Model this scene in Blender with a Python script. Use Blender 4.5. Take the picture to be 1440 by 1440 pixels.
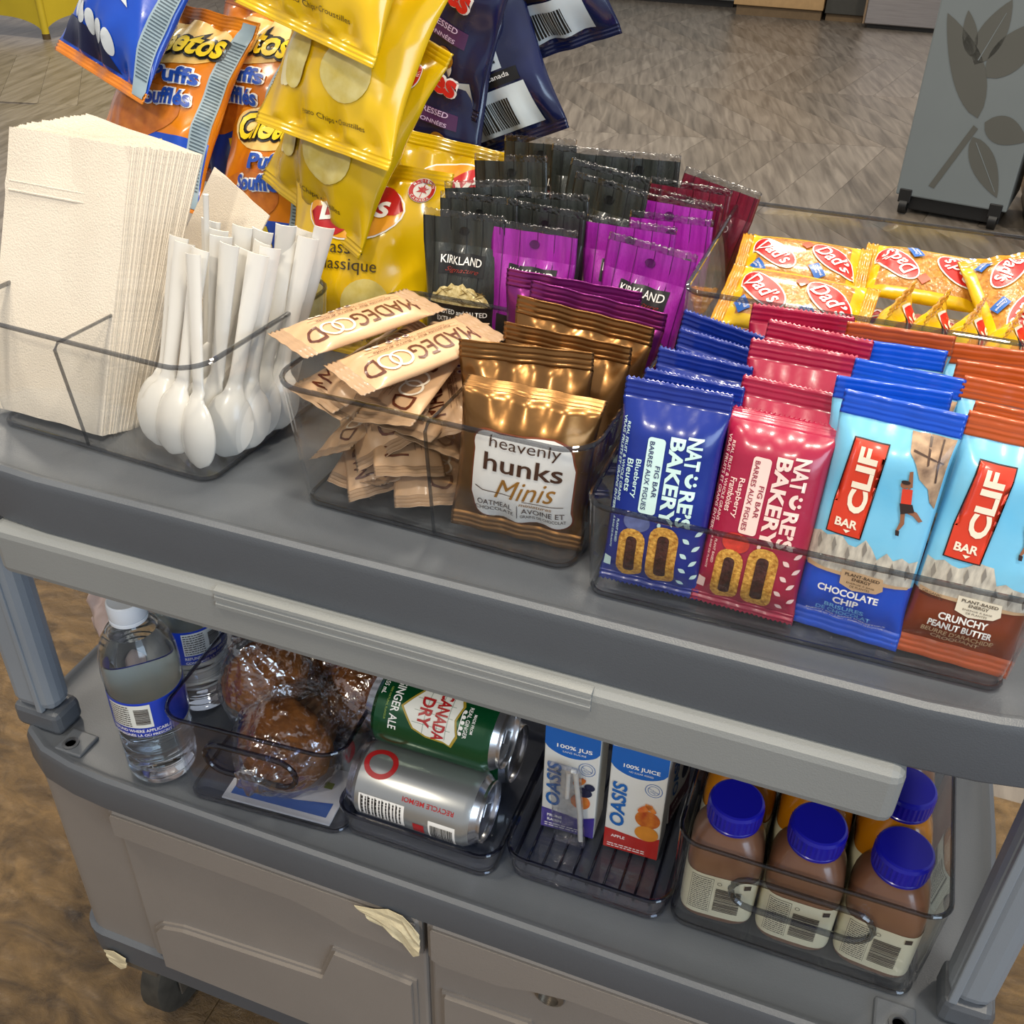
import bpy, bmesh, math, random
from mathutils import Vector, Matrix, noise
from math import sin, cos, pi, radians as rad

# ---------------------------------------------------------------- clear, camera, world, lights
for o in list(bpy.data.objects):
    bpy.data.objects.remove(o)
scene = bpy.context.scene
COL = scene.collection
ZT = 0.78                       # height of the cart's top shelf above the floor
random.seed(7)


def cam_axes(yaw, pitch, roll):
    a, b, c = rad(yaw), rad(pitch), rad(roll)
    B = Matrix(((1, 0, 0), (0, 0, -1), (0, 1, 0)))
    Y = Matrix(((cos(a), -sin(a), 0), (sin(a), cos(a), 0), (0, 0, 1)))
    P = Matrix(((1, 0, 0), (0, cos(b), -sin(b)), (0, sin(b), cos(b))))
    R = Matrix(((cos(c), -sin(c), 0), (sin(c), cos(c), 0), (0, 0, 1)))
    return R @ P @ B @ Y


cam_d = bpy.data.cameras.new('camera')
cam = bpy.data.objects.new('camera', cam_d)
COL.objects.link(cam)
CR = cam_axes(-19.5635, 34.395, 1.535)
cm = Matrix((CR[0], -CR[1], -CR[2])).transposed().to_4x4()
cm.translation = (0, 0, 0.42 + ZT)
cam.matrix_world = cm
cam_d.sensor_width = 36
cam_d.lens = 1432.7 / 1440 * 36
cam_d.clip_start = 0.02
cam_d.clip_end = 60
scene.camera = cam

vs = scene.view_settings
vs.view_transform = 'Standard'
vs.look = 'None'
vs.gamma = 1.0
vs.use_curve_mapping = False
vs.exposure = 0.14
scene.cycles.transparent_max_bounces = 24
scene.cycles.max_bounces = 12

wd = bpy.data.worlds.new('room_light')
scene.world = wd
wd.use_nodes = True
bg = wd.node_tree.nodes['Background']
bg.inputs[0].default_value = (0.92, 0.93, 1.0, 1)
bg.inputs[1].default_value = 0.42


def area(name, loc, target, size, power, col, shape='DISK', size_y=None):
    d = bpy.data.lights.new(name, 'AREA')
    d.energy = power
    d.color = col
    d.shape = shape
    d.size = size
    if size_y:
        d.size_y = size_y
    o = bpy.data.objects.new(name, d)
    COL.objects.link(o)
    o.location = loc
    o.rotation_euler = (Vector(target) - Vector(loc)).to_track_quat('-Z', 'Y').to_euler()
    return o


WARM = (1.0, 0.90, 0.74)
for i, (x, y, p) in enumerate(((-1.15, 0.0, 15), (0.55, 0.15, 24), (-0.5, -1.7, 40), (-0.25, 0.75, 20), (-0.35, 1.9, 24), (-2.6, 2.4, 34), (1.6, 2.6, 34),
                               (-1.6, 5.0, 42), (0.6, 5.2, 42), (-4.6, 5.0, 45))):
    area('ceiling_lamp', (x, y, 2.75), (x, y, 0), 0.26, p, WARM)
area('window_daylight', (2.6, -1.4, 1.5), (0.1, 0.5, 0.5), 1.6, 44, (0.62, 0.80, 1.0), 'RECTANGLE', 1.5)


# ---------------------------------------------------------------- materials
def lin(h):
    h = h.lstrip('#')
    r = []
    for i in (0, 2, 4):
        c = int(h[i:i + 2], 16) / 255
        r.append(c / 12.92 if c <= 0.04045 else ((c + 0.055) / 1.055) ** 2.4)
    return (*r, 1)


MATS = {}


def M(name, col='#888888', rough=0.5, metal=0.0, coat=0.0, var=0.08, vs_=30.0, bump=0.0, bs=200.0, spec=0.5,
      col2=None, stretch=(1, 1, 1), sheen=0.0):
    if name in MATS:
        return MATS[name]
    m = bpy.data.materials.new(name)
    m.use_nodes = True
    nt = m.node_tree
    b = nt.nodes['Principled BSDF']
    c = lin(col)
    tc = nt.nodes.new('ShaderNodeTexCoord')
    mp = nt.nodes.new('ShaderNodeMapping')
    mp.inputs['Scale'].default_value = stretch
    nt.links.new(tc.outputs['Object'], mp.inputs[0])
    n = nt.nodes.new('ShaderNodeTexNoise')
    n.inputs['Scale'].default_value = vs_
    n.inputs['Detail'].default_value = 4
    nt.links.new(mp.outputs[0], n.inputs['Vector'])
    r = nt.nodes.new('ShaderNodeValToRGB')
    c2 = lin(col2) if col2 else tuple(min(1, k * (1 + var)) for k in c[:3]) + (1,)
    c1 = c if col2 else tuple(k * (1 - var) for k in c[:3]) + (1,)
    r.color_ramp.elements[0].position = 0.3
    r.color_ramp.elements[0].color = c1
    r.color_ramp.elements[1].position = 0.7
    r.color_ramp.elements[1].color = c2
    nt.links.new(n.outputs['Fac'], r.inputs[0])
    nt.links.new(r.outputs[0], b.inputs['Base Color'])
    b.inputs['Roughness'].default_value = rough
    b.inputs['Metallic'].default_value = metal
    b.inputs['Coat Weight'].default_value = coat
    b.inputs['Coat Roughness'].default_value = 0.12
    b.inputs['Specular IOR Level'].default_value = spec
    if sheen:
        b.inputs['Sheen Weight'].default_value = sheen
    if bump:
        n2 = nt.nodes.new('ShaderNodeTexNoise')
        n2.inputs['Scale'].default_value = bs
        n2.inputs['Detail'].default_value = 3
        nt.links.new(mp.outputs[0], n2.inputs['Vector'])
        bp = nt.nodes.new('ShaderNodeBump')
        bp.inputs['Strength'].default_value = bump
        bp.inputs['Distance'].default_value = 0.002
        nt.links.new(n2.outputs['Fac'], bp.inputs['Height'])
        nt.links.new(bp.outputs[0], b.inputs['Normal'])
    MATS[name] = m
    return m


def film(name, col, rough=0.3, var=0.05, metal=0.0, bump=0.25, bs=55.0, **k):
    return M(name, col, rough, metal, 0.5, var, 40, bump, bs, **k)


def ink(name, col, rough=0.38):
    return M(name, col, rough, 0, 0.25, 0.03, 60)


def clear(name, tint=(0.95, 0.955, 0.96), ior=1.45, rough=0.03, gloss=1.0, bump=0.0, bs=60):
    if name in MATS:
        return MATS[name]
    m = bpy.data.materials.new(name)
    m.use_nodes = True
    nt = m.node_tree
    nt.nodes.remove(nt.nodes['Principled BSDF'])
    out = nt.nodes['Material Output']
    t = nt.nodes.new('ShaderNodeBsdfTransparent')
    t.inputs[0].default_value = (*tint, 1)
    g = nt.nodes.new('ShaderNodeBsdfGlossy')
    g.inputs['Roughness'].default_value = rough
    g.inputs[0].default_value = (gloss, gloss, gloss, 1)
    f = nt.nodes.new('ShaderNodeLayerWeight')      # same reflectance on both faces of a wall
    f.inputs['Blend'].default_value = 0.5
    pw = nt.nodes.new('ShaderNodeMath')
    pw.operation = 'POWER'
    pw.inputs[1].default_value = 4.0
    nt.links.new(f.outputs['Facing'], pw.inputs[0])
    ma = nt.nodes.new('ShaderNodeMath')
    ma.operation = 'MULTIPLY_ADD'
    r0 = ((ior - 1) / (ior + 1)) ** 2
    ma.inputs[1].default_value = 0.8 * (1 - r0)
    ma.inputs[2].default_value = r0
    nt.links.new(pw.outputs[0], ma.inputs[0])
    mx = nt.nodes.new('ShaderNodeMixShader')
    nt.links.new(ma.outputs[0], mx.inputs[0])
    nt.links.new(t.outputs[0], mx.inputs[1])
    nt.links.new(g.outputs[0], mx.inputs[2])
    nt.links.new(mx.outputs[0], out.inputs[0])
    if bump:
        tc = nt.nodes.new('ShaderNodeTexCoord')
        n2 = nt.nodes.new('ShaderNodeTexNoise')
        n2.inputs['Scale'].default_value = bs
        nt.links.new(tc.outputs['Object'], n2.inputs['Vector'])
        bp = nt.nodes.new('ShaderNodeBump')
        bp.inputs['Strength'].default_value = bump
        bp.inputs['Distance'].default_value = 0.004
        nt.links.new(n2.outputs['Fac'], bp.inputs['Height'])
        nt.links.new(bp.outputs[0], g.inputs['Normal'])
        nt.links.new(bp.outputs[0], f.inputs['Normal'])
    MATS[name] = m
    return m


def glass(name, col, ior=1.45, rough=0.02):
    m = M(name, col, rough, 0, 0, 0.01)
    m.node_tree.nodes['Principled BSDF'].inputs['Transmission Weight'].default_value = 1.0
    m.node_tree.nodes['Principled BSDF'].inputs['IOR'].default_value = ior
    return m


ACR = clear('clear_acrylic')
ACR_BLUE = clear('clear_acrylic_cool', (0.90, 0.91, 0.95))
RIM = clear('acrylic_rim', (0.52, 0.53, 0.55), 1.6)
RIM_D = clear('acrylic_rim_smoky', (0.36, 0.37, 0.46), 1.6)
PET = clear('clear_pet', (0.97, 0.98, 0.985))
WRAPF = clear('cling_film', (0.90, 0.905, 0.915), 2.5, 0.14, 1.0, 1.0, 85)
PLASTIC = M('grey_plastic', '#6c6e70', 0.42, 0, 0, 0.05, 8, 0.12, 900)
PLASTIC_D = M('dark_grey_plastic', '#52565b', 0.40, 0, 0, 0.05, 8, 0.12, 900)
PLASTIC_L = M('light_grey_plastic', '#868886', 0.45, 0, 0, 0.04, 8, 0.12, 900)
PLASTIC_B = M('blue_grey_plastic', '#7f868d', 0.40, 0, 0, 0.04, 8, 0.1, 900)
TAUPE = M('taupe_plastic', '#827b74', 0.5, 0, 0, 0.05, 8, 0.15, 900)
WHITE = ink('white_ink', '#f2efe8')
BLACK = ink('black_ink', '#141414')
RED = ink('red_ink', '#c8201c')


# ---------------------------------------------------------------- object helpers
def link(o):
    COL.objects.link(o)
    return o


def thing(name, label, cat, group=None):
    o = bpy.data.objects.new(name, None)
    o.empty_display_size = 0.02
    link(o)
    return tag(o, label, cat, group)


def tag(o, label, cat, group=None):
    o['label'] = label
    o['category'] = cat
    if group:
        o['group'] = group
    return o


def mesh(name, verts, faces, mats, parent=None, fm=None, smooth=True, label=None, sharp=40):
    me = bpy.data.meshes.new(name)
    me.from_pydata([tuple(v) for v in verts], [], faces)
    for m in (mats if isinstance(mats, (list, tuple)) else [mats]):
        me.materials.append(m)
    if fm:
        me.polygons.foreach_set('material_index', fm)
    if smooth:
        me.polygons.foreach_set('use_smooth', [True] * len(me.polygons))
    me.update()
    if smooth and sharp:
        me.set_sharp_from_angle(angle=rad(sharp))
    o = link(bpy.data.objects.new(name, me))
    o.parent = parent
    if label:
        o['label'] = label
    return o


def bm_obj(name, bm, mats, parent=None, smooth=False, label=None):
    me = bpy.data.meshes.new(name)
    bm.normal_update()
    bm.to_mesh(me)
    bm.free()
    for m in (mats if isinstance(mats, (list, tuple)) else [mats]):
        me.materials.append(m)
    if smooth:
        me.polygons.foreach_set('use_smooth', [True] * len(me.polygons))
    o = link(bpy.data.objects.new(name, me))
    o.parent = parent
    if label:
        o['label'] = label
    return o


def box(bm, x0, x1, y0, y1, z0, z1, bev=0.0, seg=2):
    r = bmesh.ops.create_cube(bm, size=1)
    for v in r['verts']:
        v.co = Vector(((x0 + x1) / 2 + v.co.x * (x1 - x0), (y0 + y1) / 2 + v.co.y * (y1 - y0),
                       (z0 + z1) / 2 + v.co.z * (z1 - z0)))
    if bev:
        es = list({e for v in r['verts'] for e in v.link_edges})
        bmesh.ops.bevel(bm, geom=es, offset=bev, segments=seg, affect='EDGES', profile=0.5)


def boxo(name, x0, x1, y0, y1, z0, z1, mat, parent=None, bev=0.003, seg=2, label=None):
    bm = bmesh.new()
    box(bm, x0, x1, y0, y1, z0, z1, bev, seg)
    return bm_obj(name, bm, mat, parent, False, label)


def lathe(name, prof, mat, parent=None, n=28, label=None, smooth=True, caps=True):
    V, F = [], []
    for r, z in prof:
        for k in range(n):
            a = 2 * pi * k / n
            V.append((r * sin(a), -r * cos(a), z))
    for i in range(len(prof) - 1):
        for k in range(n):
            k2 = (k + 1) % n
            F.append((i * n + k, i * n + k2, (i + 1) * n + k2, (i + 1) * n + k))
    if caps:
        F.append(tuple(range(n - 1, -1, -1)))
        m = (len(prof) - 1) * n
        F.append(tuple(range(m, m + n)))
    return mesh(name, V, F, mat, parent, None, smooth, label)


def loft(loops, cap0=True, cap1=True):
    n = len(loops[0])
    V = [p for lp in loops for p in lp]
    F = []
    for i in range(len(loops) - 1):
        for k in range(n):
            k2 = (k + 1) % n
            F.append((i * n + k, i * n + k2, (i + 1) * n + k2, (i + 1) * n + k))
    if cap0:
        F.append(tuple(range(n - 1, -1, -1)))
    if cap1:
        m = (len(loops) - 1) * n
        F.append(tuple(range(m, m + n)))
    return V, F


def rr_loop(x0, x1, y0, y1, r, z, seg=5):
    P = []
    for cx, cy, a0 in ((x1 - r, y0 + r, -90), (x1 - r, y1 - r, 0), (x0 + r, y1 - r, 90), (x0 + r, y0 + r, 180)):
        for k in range(seg + 1):
            a = rad(a0 + 90 * k / seg)
            P.append((cx + r * cos(a), cy + r * sin(a), z))
    return P


def tube(pts, r, closed=False, n=8, taper=None):
    """mesh data of a tube through pts"""
    V, F = [], []
    N = len(pts)
    pts = [Vector(p) for p in pts]
    up = Vector((0.13, 0.31, 0.94))
    for i, p in enumerate(pts):
        a = pts[i - 1] if (i > 0 or closed) else p
        b = pts[(i + 1) % N] if (i < N - 1 or closed) else p
        t = (b - a).normalized()
        s = t.cross(up).normalized()
        w = s.cross(t)
        rr = r * (taper[i] if taper else 1)
        for k in range(n):
            q = 2 * pi * k / n
            V.append(p + (s * cos(q) + w * sin(q)) * rr)
    for i in range(N if closed else N - 1):
        j = (i + 1) % N
        for k in range(n):
            k2 = (k + 1) % n
            F.append((i * n + k, i * n + k2, j * n + k2, j * n + k))
    if not closed:
        F.append(tuple(range(n - 1, -1, -1)))
        F.append(tuple(range((N - 1) * n, N * n)))
    return V, F


def dup(root, label=None, group=None):
    r = link(root.copy())
    if label:
        r['label'] = label
    if group:
        r['group'] = group
    for ch in list(root.children):
        c = link(ch.copy())
        c.parent = r
        for g in list(ch.children):
            d = link(g.copy())
            d.parent = c
    return r


def place(o, x, y, z, lean=0, yaw=0, roll=0, s=1.0):
    m = Matrix.Rotation(rad(yaw), 4, 'Z') @ Matrix.Rotation(-rad(lean), 4, 'X') @ Matrix.Rotation(rad(roll), 4, 'Y')
    m = m @ Matrix.Scale(s, 4)
    m.translation = (x, y, z)
    o.matrix_basis = m
    return o


def place2(o, b, t, spin=0):
    b, t = Vector(b), Vector(t)
    z = (t - b).normalized()
    y = Vector((0, 1, 0))
    x = y.cross(z).normalized()
    y = z.cross(x)
    m = Matrix((x, y, z)).transposed().to_4x4() @ Matrix.Rotation(rad(spin), 4, 'Z')
    m.translation = b
    o.matrix_basis = m
    return o


# ---------------------------------------------------------------- flat print: 2-D shapes mapped onto surfaces
TXT = {}


def raw_text(s, bold, shear):
    k = (s, bold, shear)
    if k in TXT:
        return TXT[k]
    cu = bpy.data.curves.new('t', 'FONT')
    cu.body = s
    cu.resolution_u = 3
    cu.offset = bold
    cu.shear = shear
    cu.fill_mode = 'FRONT'
    o = bpy.data.objects.new('t', cu)
    me = o.to_mesh()
    V = [(v.co.x, v.co.y) for v in me.vertices]
    F = [tuple(p.vertices) for p in me.polygons]
    o.to_mesh_clear()
    bpy.data.objects.remove(o)
    bpy.data.curves.remove(cu)
    TXT[k] = (V, F)
    return TXT[k]


def T(s, cu, cv, w=None, h=None, rot=0, bold=0.0, shear=0.0):
    V, F = raw_text(s, bold, shear)
    xs = [p[0] for p in V]
    ys = [p[1] for p in V]
    x0, x1, y0, y1 = min(xs), max(xs), min(ys), max(ys)
    sx = w / (x1 - x0) if w else None
    sy = h / (y1 - y0) if h else None
    sx = sx or sy
    sy = sy or sx
    c, d = cos(rad(rot)), sin(rad(rot))
    out = []
    for x, y in V:
        a, b = (x - (x0 + x1) / 2) * sx, (y - (y0 + y1) / 2) * sy
        out.append((cu + a * c - b * d, cv + a * d + b * c))
    return out, F


def poly(pts):
    return list(pts), [tuple(range(len(pts)))]


def spin2(sh, cu, cv, rot):
    c, d = cos(rad(rot)), sin(rad(rot))
    return [(cu + (x - cu) * c - (y - cv) * d, cv + (x - cu) * d + (y - cv) * c) for x, y in sh[0]], sh[1]


def rrect(cu, cv, w, h, r, rot=0, seg=4):
    P = [(p[0], p[1]) for p in rr_loop(cu - w / 2, cu + w / 2, cv - h / 2, cv + h / 2, r, 0, seg)]
    return spin2(poly(P), cu, cv, rot)


def ell(cu, cv, a, b, rot=0, n=24):
    return spin2(poly([(cu + a * cos(2 * pi * k / n), cv + b * sin(2 * pi * k / n)) for k in range(n)]), cu, cv, rot)


def ring(cu, cv, a, b, t, n=28):
    V, F = [], []
    for k in range(n):
        q = 2 * pi * k / n
        V += [(cu + a * cos(q), cv + b * sin(q)), (cu + (a - t) * cos(q), cv + (b - t) * sin(q))]
    for k in range(n):
        j = (k + 1) % n
        F.append((2 * k, 2 * j, 2 * j + 1, 2 * k + 1))
    return V, F


def rect(u0, u1, v0, v1):
    return poly([(u0, v0), (u1, v0), (u1, v1), (u0, v1)])


def barcode(u0, u1, v0, v1, seed=1, vertical=True):
    rnd = random.Random(seed)
    out = []
    p = 0.0
    while p < 1:
        a = p
        p += rnd.choice((0.02, 0.03, 0.045))
        if vertical:
            out.append(rect(u0 + a * (u1 - u0), u0 + min(1, p) * (u1 - u0), v0, v1))
        else:
            out.append(rect(u0, u1, v0 + a * (v1 - v0), v0 + min(1, p) * (v1 - v0)))
        p += rnd.choice((0.02, 0.03))
    return out


def fineprint(u0, u1, v0, v1, rows, seed=1):
    """lines of print too small to read in the photograph"""
    rnd = random.Random(seed)
    out = []
    dv = (v1 - v0) / rows
    for i in range(rows):
        u = u0
        while u < u1:
            L = rnd.uniform(0.05, 0.2) * (u1 - u0)
            out.append(rect(u, min(u1, u + L), v0 + dv * (i + 0.3), v0 + dv * (i + 0.72)))
            u += L + 0.03 * (u1 - u0)
    return out


def decal(name, shapes, mat, surf, off, parent, cut=0.006, label=None):
    bm = bmesh.new()
    for V, F in shapes:
        vv = [bm.verts.new((x, y, 0)) for x, y in V]
        for f in F:
            try:
                bm.faces.new([vv[i] for i in f])
            except ValueError:
                pass
    if cut:
        bmesh.ops.triangulate(bm, faces=[f for f in bm.faces if len(f.verts) > 4])
        for ax in (0, 1):
            cs = [v.co[ax] for v in bm.verts]
            k = math.floor(min(cs) / cut) + 1
            while k * cut < max(cs):
                co, no = [0, 0, 0], [0, 0, 0]
                co[ax] = k * cut
                no[ax] = 1
                bmesh.ops.bisect_plane(bm, geom=bm.verts[:] + bm.edges[:] + bm.faces[:], dist=1e-7, plane_co=co, plane_no=no)
                k += 1
    for v in bm.verts:
        v.co = surf(v.co.x, v.co.y, off)
    return bm_obj(name, bm, mat, parent, True, label)


# ---------------------------------------------------------------- pillow packs
class Pack:
    def __init__(s, w, h, t, sb=0.012, st=0.012, ramp=0.22, pinch=0.04, wr=0.001, seed=0, px=2.0, bend=0.0,
                 crimp=0.0005, cre=0.0, tilt=0.0, serr=0.0, nu=24, nv=22, ns=10, curl=0.0, lam=0.0036, wf=38):
        s.__dict__.update(locals())

    def pt(s, u, v, side=1, off=0.0):
        h, w = s.h, s.w
        vb = (v - s.sb) / (s.ramp * h)
        vt = (h - s.st - v) / (s.ramp * h)
        q = lambda x: sin(pi / 2 * min(max(x, 0), 1))
        pf = q(vb) * q(vt)
        x = min(1.0, abs(2 * u / w))
        cr = max(0.0, 1 - x ** s.px) ** 0.75
        y = s.t / 2 * pf * cr
        wn = noise.noise((u * s.wf, v * s.wf, s.seed * 3.7 + side)) * s.wr * pf * min(1, 3 * cr)
        if s.cre:
            wn += s.cre * pf * min(1, 3 * cr) * (0.35 - abs(noise.noise((u * 13 + v * 7 + s.seed, v * 11 - u * 6, s.seed * 1.7 + side))) - 0.6 * abs(noise.noise((u * 30 - v * 12, v * 16 + u * 9, s.seed * 2.1 + side))))
        ds = max(0, min(vb, vt))
        inb = 1 if min(vb, vt) > 0 else 0
        cz = 1.8 * s.wr * sin(u * 2 * pi / (w / 3.6) + s.seed + v * 9) * math.exp(-2.2 * ds) * cr * (0.25 + 0.75 * inb)
        Y = -side * (y + wn + off) - cz
        Z = v
        if not inb:
            Y += s.crimp * sin(v * 2 * pi / s.lam) - side * 0.0002
        e = v - (h - s.st * 1.2)
        if s.tilt and e > 0:
            Y += e * sin(s.tilt)
            Z -= e * (1 - cos(s.tilt))
        Y += s.bend * (v / h) ** 2 + s.curl * (2 * u / w) ** 2 * (v / h) ** 3
        return Vector((u * (1 - s.pinch * pf), Y, Z))

    def front(s, u, v, off=0.0):
        return s.pt(u, v, 1, off)

    def back(s, u, v, off=0.0):
        return s.pt(-u, v, -1, off)

    def strip(s, name, vv, zone, mats, parent, cap0, cap1, label=None):
        nu = s.nu
        V, F, FM = [], [], []
        R = 2 * nu
        for i, v in enumerate(vv):
            for k in range(nu + 1):
                p = s.pt(-s.w / 2 + s.w * k / nu, v, 1)
                if s.serr and ((i == 0 and v < 1e-6) or (i == len(vv) - 1 and v > s.h - 1e-6)):
                    p.z += s.serr * (1 if k % 2 else -1)
                V.append(p)
            for k in range(nu - 1, 0, -1):
                p = s.pt(-s.w / 2 + s.w * k / nu, v, -1)
                if s.serr and ((i == 0 and v < 1e-6) or (i == len(vv) - 1 and v > s.h - 1e-6)):
                    p.z += s.serr * (1 if k % 2 else -1)
                V.append(p)
        for i in range(len(vv) - 1):
            vm = (vv[i] + vv[i + 1]) / 2
            for k in range(R):
                k2 = (k + 1) % R
                F.append((i * R + k, i * R + k2, (i + 1) * R + k2, (i + 1) * R + k))
                side = 1 if k < nu else -1
                um = -s.w / 2 + s.w * ((k + 0.5) / nu if k < nu else (2 * nu - k - 0.5) / nu)
                FM.append(zone(um, vm, side) if zone else 0)
        for c, i in ((cap0, 0), (cap1, len(vv) - 1)):
            if c:
                for k in range(nu):
                    a, b = i * R + k, i * R + k + 1
                    c2, d = i * R + (R - k) % R, i * R + (R - k - 1) % R
                    f = (a, b, d, c2) if i else (a, c2, d, b)
                    f = tuple(dict.fromkeys(f))
                    if len(f) > 2:
                        F.append(f)
                        FM.append(FM[-1] if i else FM[0])
        return mesh(name, V, F, mats, parent, FM, True, label, 0)

    def build(s, root, mats, zone=None, seal_mats=None, seal_zone=None, extra=()):
        a, b = s.sb, s.h - s.st
        vv = sorted(set([a + (b - a) * i / s.nv for i in range(s.nv + 1)] + [e for e in extra if a < e < b]))
        s.strip('wrapper', vv, zone, mats, root, s.sb == 0, s.st == 0)
        sm = seal_mats or mats
        sz = seal_zone or zone
        if s.sb:
            s.strip('seal', [s.sb * i / s.ns for i in range(s.ns + 1)], sz, sm, root, True, False)
        if s.st:
            s.strip('seal', [b + s.st * i / s.ns for i in range(s.ns + 1)], sz, sm, root, False, True)
        return root


# ================================================================ THE SETTING
def struct(o):
    o['kind'] = 'structure'
    return o


FZ = -ZT
# near floor: brown stone-look vinyl tiles; beyond the cart: grey chevron wood planks
def stone_mat():
    m = M('brown_stone', '#2a1e12', 0.40, 0, 0, 0, 3.0, 0.9, 30, 0.5, '#8a6d44', (1.0, 1.6, 1))
    nt = m.node_tree
    for n in nt.nodes:
        if n.type == 'TEX_NOISE':
            n.inputs['Detail'].default_value = 9
            n.inputs['Roughness'].default_value = 0.72
            n.inputs['Distortion'].default_value = 0.8
        if n.type == 'TEX_NOISE' and abs(n.inputs['Scale'].default_value - 3) < 0.1:
            n.inputs['Scale'].default_value = 11
        if n.type == 'BUMP':
            n.inputs['Distance'].default_value = 0.01
    return m


def wood_mat(name, a, b, seed):
    m = M(name, a, 0.36, 0, 0, 0, 3.2, 0.15, 40, 0.5, b, (9, 0.8, 1))
    for n in m.node_tree.nodes:
        if n.type == 'TEX_NOISE':
            n.inputs['Detail'].default_value = 7
            n.inputs['Distortion'].default_value = 0.5
        if n.type == 'MAPPING':
            n.inputs['Location'].default_value = (seed * 3.1, seed * 7.7, 0)
    return m


STONE = stone_mat()
floor = struct(boxo('floor', -9, 5, -3, 12, FZ - 0.06, FZ - 0.0042, wood_mat('grey_wood_base', '#564e46', '#847b70', 9), None, 0))
ti = 0
for ix in range(4):
    for iy in range(3):
        x0, y0 = -3.15 + ix * 1.3, -1.6 + iy * 0.94
        y1 = y0 + 0.9395
        o = boxo('stone_tile', x0, x0 + 1.2995, y0, y1, FZ - 0.006, FZ, STONE, floor, 0.001, 1)
WOODS = [wood_mat('grey_wood_%d' % i, a, b, i) for i, (a, b) in enumerate((
    ('#574f47', '#877e73'), ('#524b43', '#80776c'), ('#5d554c', '#8c8378'), ('#564d43', '#847a6e')))]
ang = rad(14)
sd, nd = Vector((cos(ang), sin(ang))), Vector((-sin(ang), cos(ang)))
B, pitch = 1.06, 0.20
sk = B / math.tan(rad(66))
org = Vector((-1.24, 4.72))
cand = []
for ib in range(-5, 7):
    for ip in range(-46, 40):
        d = 1 if ib % 2 else -1
        c = org + nd * (B * (ib + 0.5)) + sd * (pitch * (ip + 0.5))
        if c.y - 0.6 < 1.24 or c.y > 9.4:
            continue
        t = c.x / max(c.y, 0.1)
        if t < -1.15 or t > 0.32:
            continue
        cand.append((c.length, c, d, ib * 7 + ip * 3))
cand.sort(key=lambda a: a[0])
pm_cache = {}
for L, c, d, hsh in cand[:298]:
    k = (d, random.Random(hsh).randrange(4))
    if k not in pm_cache:
        g = 0.0007
        P = [(-pitch / 2 + g - d * sk / 2, -B / 2 + g), (pitch / 2 - g - d * sk / 2, -B / 2 + g),
             (pitch / 2 - g + d * sk / 2, B / 2 - g), (-pitch / 2 + g + d * sk / 2, B / 2 - g)]
        bm = bmesh.new()
        lo = [bm.verts.new((x, y, -0.004)) for x, y in P]
        hi = [bm.verts.new((x, y, 0)) for x, y in P]
        bm.faces.new(hi)
        for a in range(4):
            bm.faces.new((lo[a], lo[(a + 1) % 4], hi[(a + 1) % 4], hi[a]))
        me = bpy.data.meshes.new('floor_plank')
        # mesh kept in plank space (y along the plank) so the grain follows it
        bm.to_mesh(me)
        bm.free()
        me.materials.append(WOODS[k[1]])
        pm_cache[k] = me
    o = link(bpy.data.objects.new('floor_plank', pm_cache[k]))
    o.parent = floor
    o.location = (c.x, c.y, FZ)
    o.rotation_euler = (0, 0, ang)
wall = struct(boxo('wall_back', -9, 5, 11.2, 11.4, FZ, FZ + 3.0, M('wall_paint', '#8a8378', 0.8), None, 0))

# ================================================================ BACKGROUND FURNITURE
t = thing('rolling_panel', 'grey rolling panel with dark flower emblem on black casters', 'panel')
GREYP = M('panel_grey', '#6f7677', 0.5, 0, 0, 0.03, 5)
EMB = M('emblem_grey', '#55554f', 0.5, 0, 0, 0.03, 5)
boxo('body', 0.0, 0.388, 0, 0.32, 0.07, 1.55, GREYP, t, 0.006)
boxo('base', 0.03, 0.37, 0.03, 0.29, 0.015, 0.075, M('black_plastic', '#101010', 0.45), t, 0.004)
for (x, y) in ((0.035, 0.03), (0.35, 0.03), (0.035, 0.29), (0.35, 0.29)):
    c = boxo('caster_bracket', x - 0.022, x + 0.022, y - 0.034, y + 0.01, 0.045, 0.095, MATS['black_plastic'], t, 0.003)
    V, F = tube([(x - 0.014, y - 0.012, 0.032), (x + 0.014, y - 0.012, 0.032)], 0.03, n=16)
    mesh('wheel', V, F, MATS['black_plastic'], t)


def petal(x0, z0, x1, z1, wd, bulge=0.0):
    a, b = Vector((x0, z0)), Vector((x1, z1))
    d = b - a
    n = Vector((-d.y, d.x)).normalized()
    L, R = [], []
    for i in range(13):
        q = i / 12
        c = a + d * q + n * bulge * sin(pi * q)
        ww = wd * (sin(pi * q ** 0.8)) ** 0.85
        L.append(tuple(c + n * ww))
        R.append(tuple(c - n * ww))
    return poly(L[:-1] + R[::-1][:-1])


flat = lambda u, v, off: Vector((u, -off - 0.001, v))
pet = [petal(0.212, 0.369, 0.032, 0.683, 0.052, -0.012), petal(0.141, 0.558, 0.095, 0.697, 0.024), petal(0.157, 0.535, 0.221, 0.74, 0.044),
       petal(0.205, 0.50, 0.33, 0.69, 0.055), petal(0.238, 0.359, 0.386, 0.318, 0.046), petal(0.212, 0.307, 0.344, 0.117, 0.040)]
for p in pet:
    decal('petal', [p], EMB, flat, 0.0012, t, 0)
decal('stem', [poly([(0.205, 0.345), (0.222, 0.335), (0.128, 0.113), (0.108, 0.120)])], EMB, flat, 0.0012, t, 0)
for q in ([(0.226, 0.29), (0.230, 0.29), (0.333, 0.135), (0.330, 0.135)], [(0.163, 0.55), (0.167, 0.55), (0.215, 0.70), (0.213, 0.70)]):
    decal('vein', [poly(q)], GREYP, flat, 0.0022, t, 0)
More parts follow.
